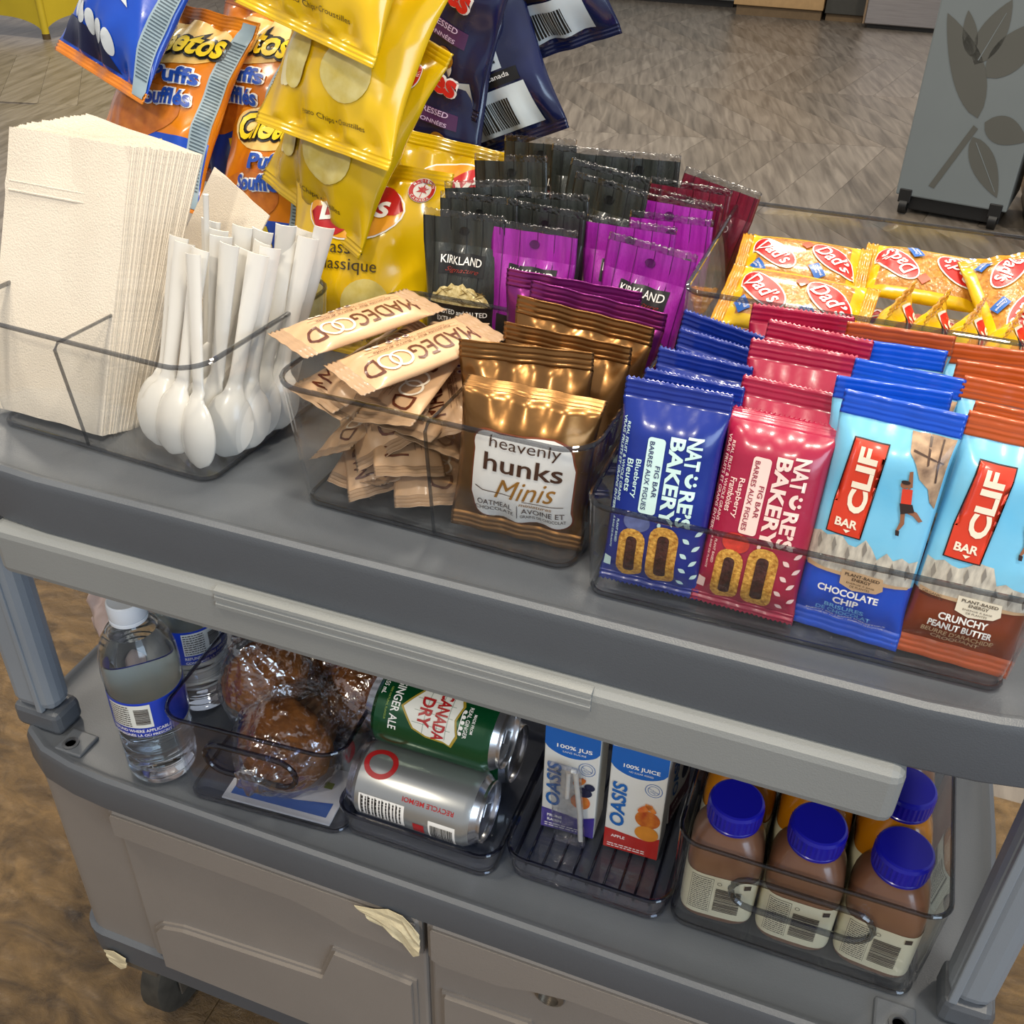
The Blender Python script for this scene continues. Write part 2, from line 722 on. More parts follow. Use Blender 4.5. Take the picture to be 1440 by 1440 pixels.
t.location = (0.035, 4.05, FZ)
t.rotation_euler = (0, 0, rad(-10))

WOODP = wood_mat('brown_wood', '#5a4222', '#7c5f36', 5)
t = thing('wooden_cabinet', 'brown wooden cabinet side standing beside the grey rolling panel', 'cabinet')
boxo('body', 0, 0.6, 0, 0.5, 0.06, 1.6, WOODP, t, 0.004)
boxo('plinth', 0.02, 0.6, 0.02, 0.48, 0, 0.06, M('dark_wood', '#33261a', 0.6), t, 0.002)
t.location = (0.482, 3.98, FZ)
t = thing('beige_cabinet', 'beige cabinet end at the far side of the floor', 'cabinet')
boxo('body', -1.36, -0.71, 8.45, 9.0, 0.07, 0.95, M('beige_panel', '#b08f62', 0.55), t, 0.004)
boxo('plinth', -1.34, -0.72, 8.48, 9.0, 0, 0.07, M('plinth_brown', '#6e5a40', 0.6), t, 0)
t.location.z = FZ
t = thing('dark_cabinet', 'dark grey cabinet between beige cabinet and steel appliance', 'cabinet')
boxo('body', -0.70, -0.42, 8.5, 9.0, 0.05, 0.95, M('charcoal_panel', '#3c3c38', 0.5), t, 0.004)
boxo('plinth', -0.69, -0.43, 8.53, 9.0, 0, 0.05, MATS['plinth_brown'], t, 0)
t.location.z = FZ
STEEL = M('brushed_steel', '#a9a6a8', 0.3, 0.9, 0, 0.1, 6, 0, 0, 0.5, None, (1, 1, 30))
t = thing('steel_appliance', 'brushed stainless steel appliance at the far counter', 'appliance')
boxo('body', -0.40, 0.30, 8.3, 9.0, 0.03, 1.0, STEEL, t, 0.008)
boxo('edge_strip', -0.415, -0.40, 8.3, 9.0, 0.03, 1.0, M('bronze_strip', '#8a745c', 0.4, 0.3), t, 0.002)
boxo('plinth', -0.38, 0.28, 8.34, 9.0, 0, 0.03, MATS['black_plastic'], t, 0)
t.location.z = FZ
t = thing('silver_appliance', 'pale silver appliance beyond the beige cabinet end', 'appliance')
boxo('body', -2.5, -1.40, 8.75, 9.4, 0.05, 0.95, M('silver_panel', '#8c8f8c', 0.4, 0.4), t, 0.006)
boxo('plinth', -2.48, -1.42, 8.8, 9.4, 0, 0.05, MATS['black_plastic'], t, 0)
t.location.z = FZ

# yellow display stand, far left
YEL_P = M('yellow_card', '#c9b021', 0.5, 0, 0, 0.06, 6)
t = thing('display_stand', 'yellow cardboard snack display stand with scalloped skirt on the far floor', 'display stand')


def skirt(L):
    V, F = [], []
    n = 20
    for y in (0, 0.012):
        for k in range(n + 1):
            q = k / n
            zb = 0.03 + 0.085 * (1 - abs(2 * q - 1) ** 2.4) ** 0.6
            V += [(q * L, y, zb), (q * L, y, 1.2)]
    m = 2 * (n + 1)
    for k in range(n):
        a = 2 * k
        F += [(a, a + 2, a + 3, a + 1), (m + a, m + a + 1, m + a + 3, m + a + 2), (a, m + a, m + a + 2, a + 2), (a + 1, a + 3, m + a + 3, m + a + 1)]
    return V, F


V, F = skirt(0.62)
for k, (x, y, r) in enumerate(((0, 0, 3), (0, 0, 78))):
    o = mesh('side_panel', V, F, YEL_P, t, None, False)
    o.rotation_euler = (0, 0, rad(r + 180) if k == 0 else rad(r))
for x, y in ((0, 0),):
    V, F = tube([(0, 0, 0), (0, 0, 1.2)], 0.022, n=12)
    mesh('corner_post', V, F, YEL_P, t)
lathe('foot', [(0.024, 0.0), (0.024, 0.03)], M('brown_rubber', '#54401c', 0.6), t, 12)
fl = lambda u, v, off: Vector((0.0, 0.0, 0)) + Vector((cos(rad(78)) * u + sin(rad(78)) * off, sin(rad(78)) * u - cos(rad(78)) * off, v))
decal('printed_mark', [ell(0.10, 0.36, 0.035, 0.02)], ink('orange_mark', '#b0571a'), fl, 0.004, t, 0)
t.location = (-5.02, 5.38, FZ)

# ================================================================ THE CART
CX = -0.232            # centre line of the cart in x
cart = thing('service_cart', 'grey plastic service cart with two shelves and a lower cabinet with doors', 'cart')


def shelf_loop(hw, y0, y1, z, inset=0.0):
    """plan of a shelf with bowed, rounded ends"""
    half = [(0, y0), (0.15, y0), (hw - 0.125, y0), (hw - 0.085, y0 + 0.003), (hw - 0.048, y0 + 0.010), (hw - 0.018, y0 + 0.026), (hw, y0 + 0.065),
            (hw + 0.004, (y0 + y1) / 2), (hw, y1 - 0.065), (hw - 0.018, y1 - 0.026), (hw - 0.048, y1 - 0.010),
            (hw - 0.085, y1 - 0.003), (hw - 0.125, y1), (0.15, y1), (0, y1)]
    pts = [Vector((x, y)) for x, y in half] + [Vector((-x, y)) for x, y in half[-2:0:-1]]
    out = []
    n = len(pts)
    for i, p in enumerate(pts):
        t = (pts[(i + 1) % n] - pts[i - 1]).normalized()
        nrm = Vector((-t.y, t.x))
        q = p + nrm * inset
        out.append((CX + q.x, q.y, z))
    return out


def shelf(name, hw, y0, y1, z, depth, mat):
    lp = [shelf_loop(hw, y0, y1, z - depth, 0.012), shelf_loop(hw, y0, y1, z - depth, 0.003), shelf_loop(hw, y0, y1, z - depth + 0.004, 0.0),
          shelf_loop(hw, y0, y1, z - 0.004, 0.001), shelf_loop(hw, y0, y1, z + 0.002, 0.003), shelf_loop(hw, y0, y1, z + 0.004, 0.007),
          shelf_loop(hw, y0, y1, z + 0.003, 0.011), shelf_loop(hw, y0, y1, z - 0.0002, 0.015), shelf_loop(hw, y0, y1, z - 0.0005, 0.03)]
    V, F = loft(lp)
    o = mesh(name, V, F, mat, cart, None, True)
    md = o.modifiers.new('wn', 'WEIGHTED_NORMAL')
    md.keep_sharp = True
    return o


shelf('top_shelf', 0.442, 0.475, 0.935, 0.0, 0.046, PLASTIC_D)
low = shelf('lower_shelf', 0.442, 0.455, 0.935, -0.31, 0.036, PLASTIC_D)
# light grey rail under the top shelf, with its ribbed grip strip
bm = bmesh.new()
box(bm, -0.60, 0.087, 0.467, 0.505, -0.092, -0.044, 0.009, 3)
rail = bm_obj('front_rail', bm, PLASTIC_L, cart)
V, F = [], []
prof = [(0.472, -0.0440), (0.4655, -0.0455), (0.4650, -0.0480), (0.4668, -0.0495), (0.4650, -0.0510), (0.4650, -0.0545), (0.4668, -0.056), (0.4650, -0.0575),
        (0.4650, -0.0605), (0.4668, -0.062), (0.472, -0.063)]
V, F = loft([[(x, y, z) for y, z in prof] for x in (-0.392, -0.390, -0.11, -0.108)])
mesh('ribbed_grip', V, F, PLASTIC_L, rail, None, False)
boxo('rear_rail', -0.60, 0.14, 0.895, 0.925, -0.092, -0.044, PLASTIC_L, cart, 0.008)
for x0, x1, y0, y1 in ((-0.671, -0.622, 0.490, 0.520), (0.166, 0.199, 0.500, 0.536), (-0.664, -0.613, 0.865, 0.91), (0.166, 0.204, 0.865, 0.91)):
    bm = bmesh.new()
    box(bm, x0, x1, y0, y1, -0.285, -0.043, 0.012, 3)
    p = bm_obj('post', bm, PLASTIC_B, cart)
    boxo('post_socket', x0 - 0.001, x1 + 0.002, y0 - 0.001, y1 + 0.002, -0.311, -0.284, PLASTIC_D, p, 0.006)
    xr = x0 + 0.034 if x0 < CX else x1 - 0.028
    boxo('post_rib', xr - 0.003, xr + 0.003, y0 - 0.002, y0 + 0.004, -0.283, -0.05, PLASTIC_B, p, 0.001)
for sx in (-1, 1):
    tb = boxo('corner_tab', CX + sx * 0.369 - 0.015, CX + sx * 0.369 + 0.015, 0.474, 0.502, -0.311, -0.3070, PLASTIC_D, cart, 0.002)
    o = lathe('screw', [(0.0075, 0), (0.0075, 0.0012), (0.005, 0.0016), (0.0045, -0.0005)], M('dull_steel', '#77787a', 0.35, 0.8), tb, 16)
    o.location = (CX + sx * 0.372, 0.484, -0.3070)

# cabinet under the lower shelf
CZ0, CZ1 = -0.625, -0.345


def cab_loop(z, k=0.0):
    P = []
    for cx, cy, a0 in ((0.395, 0.50, -90), (0.395, 0.88, 0), (-0.395, 0.88, 90), (-0.395, 0.50, 180)):
        for j in range(7):
            a = rad(a0 + 15 * j)
            P.append((CX + cx + (0.028 - k) * cos(a), cy + (0.028 - k) * sin(a), z))
    return P


V, F = loft([cab_loop(CZ0 + 0.03), cab_loop(CZ1)])
mesh('cabinet_body', V, F, TAUPE, cart, None, True)
V, F = loft([cab_loop(CZ0 - 0.018, 0.008), cab_loop(CZ0 - 0.012, -0.004), cab_loop(CZ0 + 0.028, -0.006), cab_loop(CZ0 + 0.031, 0.0)])
mesh('cabinet_base', V, F, PLASTIC_D, cart, None, False)
for sx in (-1, 1):
    x_out, x_in = CX + sx * 0.323, CX + sx * 0.0025
    a, b = min(x_out, x_in), max(x_out, x_in)
    d = boxo('door', a, b, 0.4665, 0.485, CZ0 + 0.034, CZ1 - 0.004, TAUPE, cart, 0.003)
    # thick grip band on top that widens towards the middle
    mid = CX + sx * 0.10
    pts = [(x_out, -0.386), (mid + sx * 0.03, -0.386), (mid, -0.392), (mid - sx * 0.03, -0.402), (x_in + sx * 0.012, -0.404), (x_in, -0.398), (x_in, -0.352), (x_in + sx * 0.004, -0.348),
           (x_out - sx * 0.004, -0.348), (x_out, -0.354)]
    if sx > 0:
        pts = pts[::-1]
    bm = bmesh.new()
    f0 = [bm.verts.new((x, 0.4665, z)) for x, z in pts]
    f1 = [bm.verts.new((x, 0.4560, z)) for x, z in pts]
    bm.faces.new(f1)
    for k in range(len(pts)):
        k2 = (k + 1) % len(pts)
        bm.faces.new((f0[k], f0[k2], f1[k2], f1[k]))
    bmesh.ops.recalc_face_normals(bm, faces=bm.faces)
    bmesh.ops.bevel(bm, geom=[e for e in bm.edges if all(abs(v.co.y - 0.4560) < 1e-5 for v in e.verts)], offset=0.0045, segments=3, affect='EDGES')
    bm_obj('grip_band', bm, TAUPE, d)
    # raised lower field of the door, stepped up beside the finger recess
    pts = [(x_out - sx * 0.012, -0.600), (x_in + sx * 0.010, -0.600), (x_in + sx * 0.010, -0.452), (x_in + sx * 0.095, -0.448), (x_in + sx * 0.112, -0.498),
           (x_out - sx * 0.05, -0.512), (x_out - sx * 0.024, -0.520), (x_out - sx * 0.012, -0.535)]
    if sx < 0:
        pts = pts[::-1]
    bm = bmesh.new()
    f0 = [bm.verts.new((x, 0.4668, z)) for x, z in pts]
    f1 = [bm.verts.new((x, 0.4600, z)) for x, z in pts]
    bm.faces.new(f1)
    for k in range(len(pts)):
        k2 = (k + 1) % len(pts)
        bm.faces.new((f0[k], f0[k2], f1[k2], f1[k]))
    bmesh.ops.recalc_face_normals(bm, faces=bm.faces)
    bmesh.ops.bevel(bm, geom=[e for e in bm.edges if all(abs(v.co.y - 0.4600) < 1e-5 for v in e.verts)], offset=0.004, segments=2, affect='EDGES')
    bm_obj('raised_field', bm, TAUPE, d)
lk = lathe('lock', [(0.013, 0), (0.013, 0.004), (0.009, 0.006), (0.009, 0.002)], M('lock_metal', '#8a8379', 0.35, 0.8), cart, 20)
lk.matrix_basis = Matrix.Translation((CX + 0.112, 0.4665, -0.398)) @ Matrix.Rotation(rad(90), 4, 'X')
RUB = M('worn_rubber', '#3d3a33', 0.7, 0, 0, 0.3, 60)
for x, y in ((-0.595, 0.50), (0.13, 0.50), (-0.595, 0.88), (0.13, 0.88)):
    c = boxo('caster', x - 0.026, x + 0.026, y - 0.03, y + 0.05, -0.652, -0.640, M('zinc', '#8f8f8a', 0.35, 0.85), cart, 0.002)
    for s in (-1, 1):
        bm = bmesh.new()
        box(bm, x + s * 0.021 - 0.0012, x + s * 0.021 + 0.0012, y + 0.0, y + 0.045, -0.735, -0.642, 0.0008, 1)
        bm_obj('caster_fork', bm, MATS['zinc'], c)
    V, F = tube([(x - 0.0155, y + 0.034, -0.719), (x - 0.012, y + 0.034, -0.719), (x + 0.012, y + 0.034, -0.719), (x + 0.0155, y + 0.034, -0.719)], 0.0605, n=28, taper=[0.9, 1, 1, 0.9])
    mesh('caster_wheel', V, F, RUB, c)

# torn masking tape
TAPE = M('masking_tape', '#cdbf9b', 0.75, 0, 0, 0.06, 60, 0.5, 160)
def crumple(name, lbl, pts, y, amp, seed):
    V, F = [], []
    n = len(pts) // 2
    rows = 7
    for i in range(n):
        (xa, za), (xb, zb) = pts[i], pts[-1 - i]
        for k in range(rows):
            q = k / (rows - 1)
            x, z = xa + (xb - xa) * q, za + (zb - za) * q
            V.append((x, y - 0.001 - abs(noise.noise((x * 90, z * 90, seed))) * amp, z))
    for i in range(n - 1):
        for k in range(rows - 1):
            F.append((i * rows + k, (i + 1) * rows + k, (i + 1) * rows + k + 1, i * rows + k + 1))
    o = mesh(name, V, F, TAPE, None, None, False)
    o.modifiers.new('s', 'SOLIDIFY').thickness = 0.0006
    return tag(o, lbl, 'tape')


crumple('masking_tape', 'torn cream masking tape scrap stuck over the gap between cabinet doors',
        [(-0.293, -0.347), (-0.276, -0.3455), (-0.262, -0.339), (-0.248, -0.340), (-0.239, -0.347), (-0.233, -0.358),
         (-0.2335, -0.386), (-0.240, -0.394), (-0.250, -0.380), (-0.258, -0.372), (-0.268, -0.366), (-0.280, -0.362)][:12], 0.4545, 0.006, 3)
crumple('masking_tape', 'small torn tape scrap low on the cabinet corner above the caster',
        [(-0.628, -0.622), (-0.615, -0.618), (-0.600, -0.624), (-0.602, -0.640), (-0.613, -0.652), (-0.626, -0.641)], 0.466, 0.004, 8)


# ================================================================ CLEAR BINS
def clear_bin(name, label, w, d, h, fl=0.010, r=0.016, wall=0.0022, divider=None, handle=False, ribs=0, mat=ACR, rim=RIM, rim_r=0.0019, base=0.003):
    """origin: middle of the front edge of the base, depth along +y"""
    t = thing(name, label, 'bin')
    f = fl

    def lp(z, ins, k):
        e = f * k
        return rr_loop(-w / 2 - e + ins, w / 2 + e - ins, -e + ins, d + e - ins, max(r + e - ins, 0.003), z, 6)
    V, F = loft([lp(0.0005, 0.004, 0), lp(0.0025, 0.0004, 0), lp(0.006, 0, 0.03), lp(h * 0.5, 0, 0.5), lp(h, 0, 1), lp(h, wall, 1), lp(h * 0.5, wall, 0.5), lp(0.007, wall, 0.03), lp(base, wall + 0.003, 0)])
    mesh('tray_body', V, F, mat, t, None, True)
    V, F = tube(lp(h, wall / 2, 1), rim_r, True, 8)
    mesh('rim', V, F, rim, t, None, True)
    V, F = tube(lp(0.0022, 0.0025, 0), 0.0016, True, 6)
    mesh('foot_rim', V, F, rim, t, None, True)
    if divider is not None:
        e = f * 0.93
        hh = h * 0.93
        k = wall + 0.0006
        V = []
        for s in (-1, 1):
            x = divider + s * 0.0011
            V += [(x, k, base), (x, d - k, base), (x, d + e - k, hh - 0.004), (x, d + e - k - 0.004, hh), (x, -e + k + 0.004, hh), (x, -e + k, hh - 0.004)]
        F = [tuple(range(6)), tuple(range(11, 5, -1))] + [(i, 6 + i, 6 + (i + 1) % 6, (i + 1) % 6) for i in range(6)]
        mesh('divider', V, F, mat, t, None, False)
        V, F = tube([(divider, k, base), (divider, -e + k, hh - 0.004), (divider, -e + k + 0.004, hh), (divider, d + e - k - 0.004, hh), (divider, d + e - k, hh - 0.004), (divider, d - k, base)], 0.0013, False, 6)
        mesh('divider_edge', V, F, rim, t)
    if handle:
        hw, z0, z1 = w * 0.27, h * 0.52, h * 0.84
        pts = []
        rr_ = (z1 - z0) / 2
        for cx, a0 in ((hw - rr_, -90), (-hw + rr_, 90)):
            for j in range(9):
                a = rad(a0 + 22.5 * j)
                z = (z0 + z1) / 2 + rr_ * sin(a)
                pts.append((cx + rr_ * cos(a), -f * z / h - 0.002, z))
        V, F = tube(pts, 0.0026, True, 8)
        mesh('handle', V, F, rim, t)
    for i in range(ribs):
        x = -w / 2 + 0.014 + (w - 0.028) * i / (ribs - 1)
        V, F = tube([(x, 0.012, base + 0.0006), (x, d - 0.012, base + 0.0006)], 0.0011, False, 6)
        mesh('floor_rib', V, F, rim, t)
    return t


b1 = clear_bin('divided_bin', 'clear divided bin holding white napkins and plastic cutlery', 0.215, 0.165, 0.100, divider=-0.012)
place(b1, -0.533, 0.531, 0, yaw=-4)
b2 = clear_bin('divided_bin', 'clear divided bin holding beige granola bars and bronze snack packs', 0.212, 0.165, 0.100, divider=0.002)
place(b2, -0.248, 0.527, 0, yaw=-2)
b3 = clear_bin('bar_tray', 'low clear tray of fig bars and energy bars along the shelf edge', 0.257, 0.155, 0.072, fl=0.004, r=0.012)
place(b3, 0.0, 0.507, 0)
b4 = clear_bin('cookie_bin', 'clear bin full of yellow wrapped cookies behind the energy bars', 0.29, 0.215, 0.146, fl=0.004, r=0.010)
place(b4, 0.030, 0.684, 0)
b5 = clear_bin('muffin_bin', 'clear bin with oval handle holding wrapped muffins', 0.155, 0.18, 0.105, fl=0.006, handle=True, mat=ACR_BLUE, rim=RIM_D)
place(b5, -0.394, 0.479, -0.3105, yaw=4)
b6 = clear_bin('can_tray', 'low clear tray under the two soda cans', 0.142, 0.22, 0.03, fl=0.003, mat=ACR_BLUE, rim=RIM_D)
place(b6, -0.254, 0.490, -0.3105)
b7 = clear_bin('juice_tray', 'low clear ribbed tray under the juice cartons', 0.134, 0.22, 0.028, fl=0.003, ribs=9, mat=ACR_BLUE, rim=RIM_D)
place(b7, -0.109, 0.502, -0.3105)
b8 = clear_bin('bottle_bin', 'clear handled bin holding small bottles with blue caps', 0.190, 0.21, 0.104, fl=0.003, handle=True, rim=RIM)
place(b8, 0.0545, 0.507, -0.3105)

# ================================================================ ENERGY BARS AND FIG BARS
def seal_rows(n):
    return n


NAVY = film('navy_film', '#0f2a86', 0.28)
NAVY_INK = ink('navy_ink', '#16245e')
CRIM = film('crimson_film', '#a3173c', 0.30)
CRIM_INK = ink('crimson_ink', '#8c1434')
MINT = ink('pale_mint_ink', '#d3f0ea')
BLUSH = ink('blush_ink', '#f7d3c8')
GOLD = M('golden_crust', '#a0641a', 0.6, 0, 0, 0, 420, 0.4, 500, 0.4, '#ecb552')
FILL = M('dark_fruit_filling', '#1c0d0c', 0.4, 0, 0.3, 0, 300, 0.4, 400, 0.5, '#4b2320')


def leaf2(cu, cv, L, w, rot):
    n = 8
    up = [(L * (k / n - 0.5), w * sin(pi * k / n)) for k in range(n + 1)]
    P = up + [(x, -y) for x, y in up[-2:0:-1]]
    c, d = cos(rad(rot)), sin(rad(rot))
    return poly([(cu + x * c - y * d, cv + x * d + y * c) for x, y in P])


def fig_bar(label, flavour, fm, im, lm, fruit_col, seed, tilt=0.0, group=None):
    t = thing('fig_bar', label, 'snack bar', group)
    P = Pack(0.066, 0.138, 0.021, 0.007, 0.013, 0.14, 0.05, 0.0008, seed, 4.0, serr=0.0007, nu=44, nv=24, tilt=tilt, bend=0.002, crimp=0.0006)
    P.build(t, [fm])
    S = P.front
    # brand name runs down the pack
    decal('brand_lettering', [T('NAT', 0.0175, 0.1005, 0.0205, 0.0098, -90, 0.035), T('RE\u2019S', 0.0175, 0.0645, 0.0245, 0.0098, -90, 0.035)], lm, S, 0.0006, t)
    sm = []
    for k in range(13):
        a = rad(180 + 180 * k / 12)
        sm.append((0.0175 + 0.0045 * sin(a) + 0.0015, 0.0835 - 0.0048 * cos(a)))
    inner = []
    for k in range(13):
        a = rad(180 + 180 * k / 12)
        inner.append((0.0175 + 0.0022 * sin(a) + 0.0020, 0.0835 - 0.0024 * cos(a)))
    decal('smile_mark', [poly(sm + inner[::-1]), ell(0.0212, 0.0858, 0.0012, 0.0012), ell(0.0212, 0.0812, 0.0012, 0.0012)], lm, S, 0.0006, t)
    decal('brand_lettering', [T('BAKERY.', 0.0065, 0.0790, 0.0600, 0.0098, -90, 0.035)], lm, S, 0.0006, t)
    pn = decal('name_panel', [rrect(-0.0068, 0.0815, 0.0115, 0.050, 0.0022)], lm, S, 0.0005, t, 0.005)
    decal('panel_lettering', [T('FIG BAR', -0.0038, 0.0785, 0.021, 0.0032, -90, 0.01), T('BARRES AUX FIGUES', -0.0095, 0.0815, 0.045, 0.0032, -90, 0.01)], im, S, 0.0009, t)
    a, b = flavour
    decal('flavour_lettering', [T(a, -0.0172, 0.0780, 0.026, 0.0046, -90, 0.012), T(b, -0.0222, 0.0790, 0.022, 0.0042, -90, 0.012)], lm, S, 0.0006, t)
    decal('small_lettering', [T('REAL FRUIT & WHOLE GRAINS', -0.0270, 0.086, 0.052, 0.0021, -90, 0.01),
                              T('VRAIS FRUITS ET GRAINS ENTIERS', -0.0300, 0.083, 0.064, 0.0021, -90, 0.01)], lm, S, 0.0006, t)
    decal('small_lettering', [T('PLANT BASED', -0.0250, 0.040, 0.016, 0.0017, -90, 0.01), T('\u00c0 BASE DE PLANTE', -0.0280, 0.038, 0.022, 0.0017, -90, 0.01)], lm, S, 0.0006, t)
    fr = decal('fruit_picture', [ell(-0.012, 0.0495, 0.0090, 0.0066)], M('fruit_' + fruit_col[1:], fruit_col, 0.35, 0, 0.3, 0.25, 200), S, 0.0006, t, 0.004)
    for cu, cv, w, h in ((-0.0135, 0.0262, 0.0180, 0.037), (0.0075, 0.0292, 0.0195, 0.042)):
        c = decal('bar_picture', [rrect(cu, cv, w, h, 0.0082)], GOLD, S, 0.0010, t, 0.004)
        decal('filling_picture', [rrect(cu, cv, w * 0.40, h * 0.72, 0.003)], FILL, S, 0.0014, t, 0.004)
    lv = []
    rn = random.Random(seed)
    for i in range(9):
        lv.append(leaf2(0.0215 + 0.007 * (i % 2) + rn.uniform(-0.001, 0.001), 0.012 + 0.0052 * i, 0.0058, 0.0015, 35 if i % 2 else 145))
    decal('leaf_pattern', lv, lm, S, 0.0006, t)
    nb = decal('badge', [rect(-0.0315, -0.0265, 0.012, 0.0195)], lm, S, 0.0006, t)
    return t


blueA = fig_bar('blue fig bar pack with pale mint lettering facing out of the low tray', ('Blueberry', 'Bleuets'), NAVY, NAVY_INK, MINT, '#5d6a9c', 1)
place(blueA, -0.0905, 0.5225, 0.005, 10, 0, 0)
raspA = fig_bar('crimson fig bar pack facing out of the low tray, top seal folded back', ('Raspberry', 'Framboises'), CRIM, CRIM_INK, BLUSH, '#d23a2c', 2, tilt=1.25)
place(raspA, -0.0295, 0.5215, 0.005, 13, -1, 1, 0.99)
ORD = ('second', 'third', 'fourth', 'fifth', 'sixth')
g1 = 'blue fig bars stacked behind the first'
for i, (x, y, z, l, yw, r) in enumerate(((-0.087, 0.546, 0.006, 10, -3, 0), (-0.086, 0.575, 0.008, 9, -9, -1), (-0.085, 0.602, 0.010, 8, -14, 1), (-0.088, 0.628, 0.014, 4, -18, 2))):
    place(dup(blueA, 'blue fig bar pack, %s from the front wall of the tray' % ORD[i], g1), x, y, z, l, yw, r, 0.96)
g2 = 'crimson fig bars stacked behind the first'
raspB = fig_bar('crimson fig bar pack standing behind another crimson pack in the tray', ('Raspberry', 'Framboises'), CRIM, CRIM_INK, BLUSH, '#d23a2c', 5, group=g2)
for i, (x, y, z, l, yw, r) in enumerate(((-0.028, 0.545, 0.006, 12, -2, 1), (-0.027, 0.574, 0.018, 13, -1, 0), (-0.024, 0.600, 0.022, 9, -5, 1), (-0.036, 0.636, 0.020, 6, 8, 2))):
    o = raspB if i == 0 else dup(raspB)
    o['label'] = 'crimson fig bar pack, %s from the front wall of the tray' % ORD[i]
    place(o, x, y, z, l, yw, r)

SKY = M('sky_print', '#5fb4dc', 0.3, 0, 0.4, 0.0, 14, 0.2, 55, 0.5, '#8fcfe8')
CLIFB = film('cobalt_film', '#0b4fc9', 0.28)
CLIFO = film('rust_film', '#b8501c', 0.30)
CLIFO_D = film('chestnut_film', '#7c3316', 0.32)
TAN = M('tan_print', '#c4a27c', 0.4, 0, 0.3, 0.1, 60)
ROCK = M('rock_print', '#6e5440', 0.45, 0, 0.3, 0, 120, 0, 0, 0.5, '#c9a581')
ROCKD = ink('rock_crack_ink', '#4a3325')
MOUNT = M('mountain_print', '#9c968c', 0.42, 0, 0.3, 0, 160, 0, 0, 0.5, '#d4cdbd', (2, 1, 0.6))
MOUNT2 = ink('mountain_shadow_ink', '#857f76')
CLIFR = ink('logo_red_ink', '#d23a1e')
CREAM = ink('cream_ink', '#efe3cb')
SKIN = ink('tanned_ink', '#8e5a3c')
DARK = ink('dark_brown_ink', '#2c1c16')
PALEBLUE = ink('pale_blue_ink', '#7fc3ee')


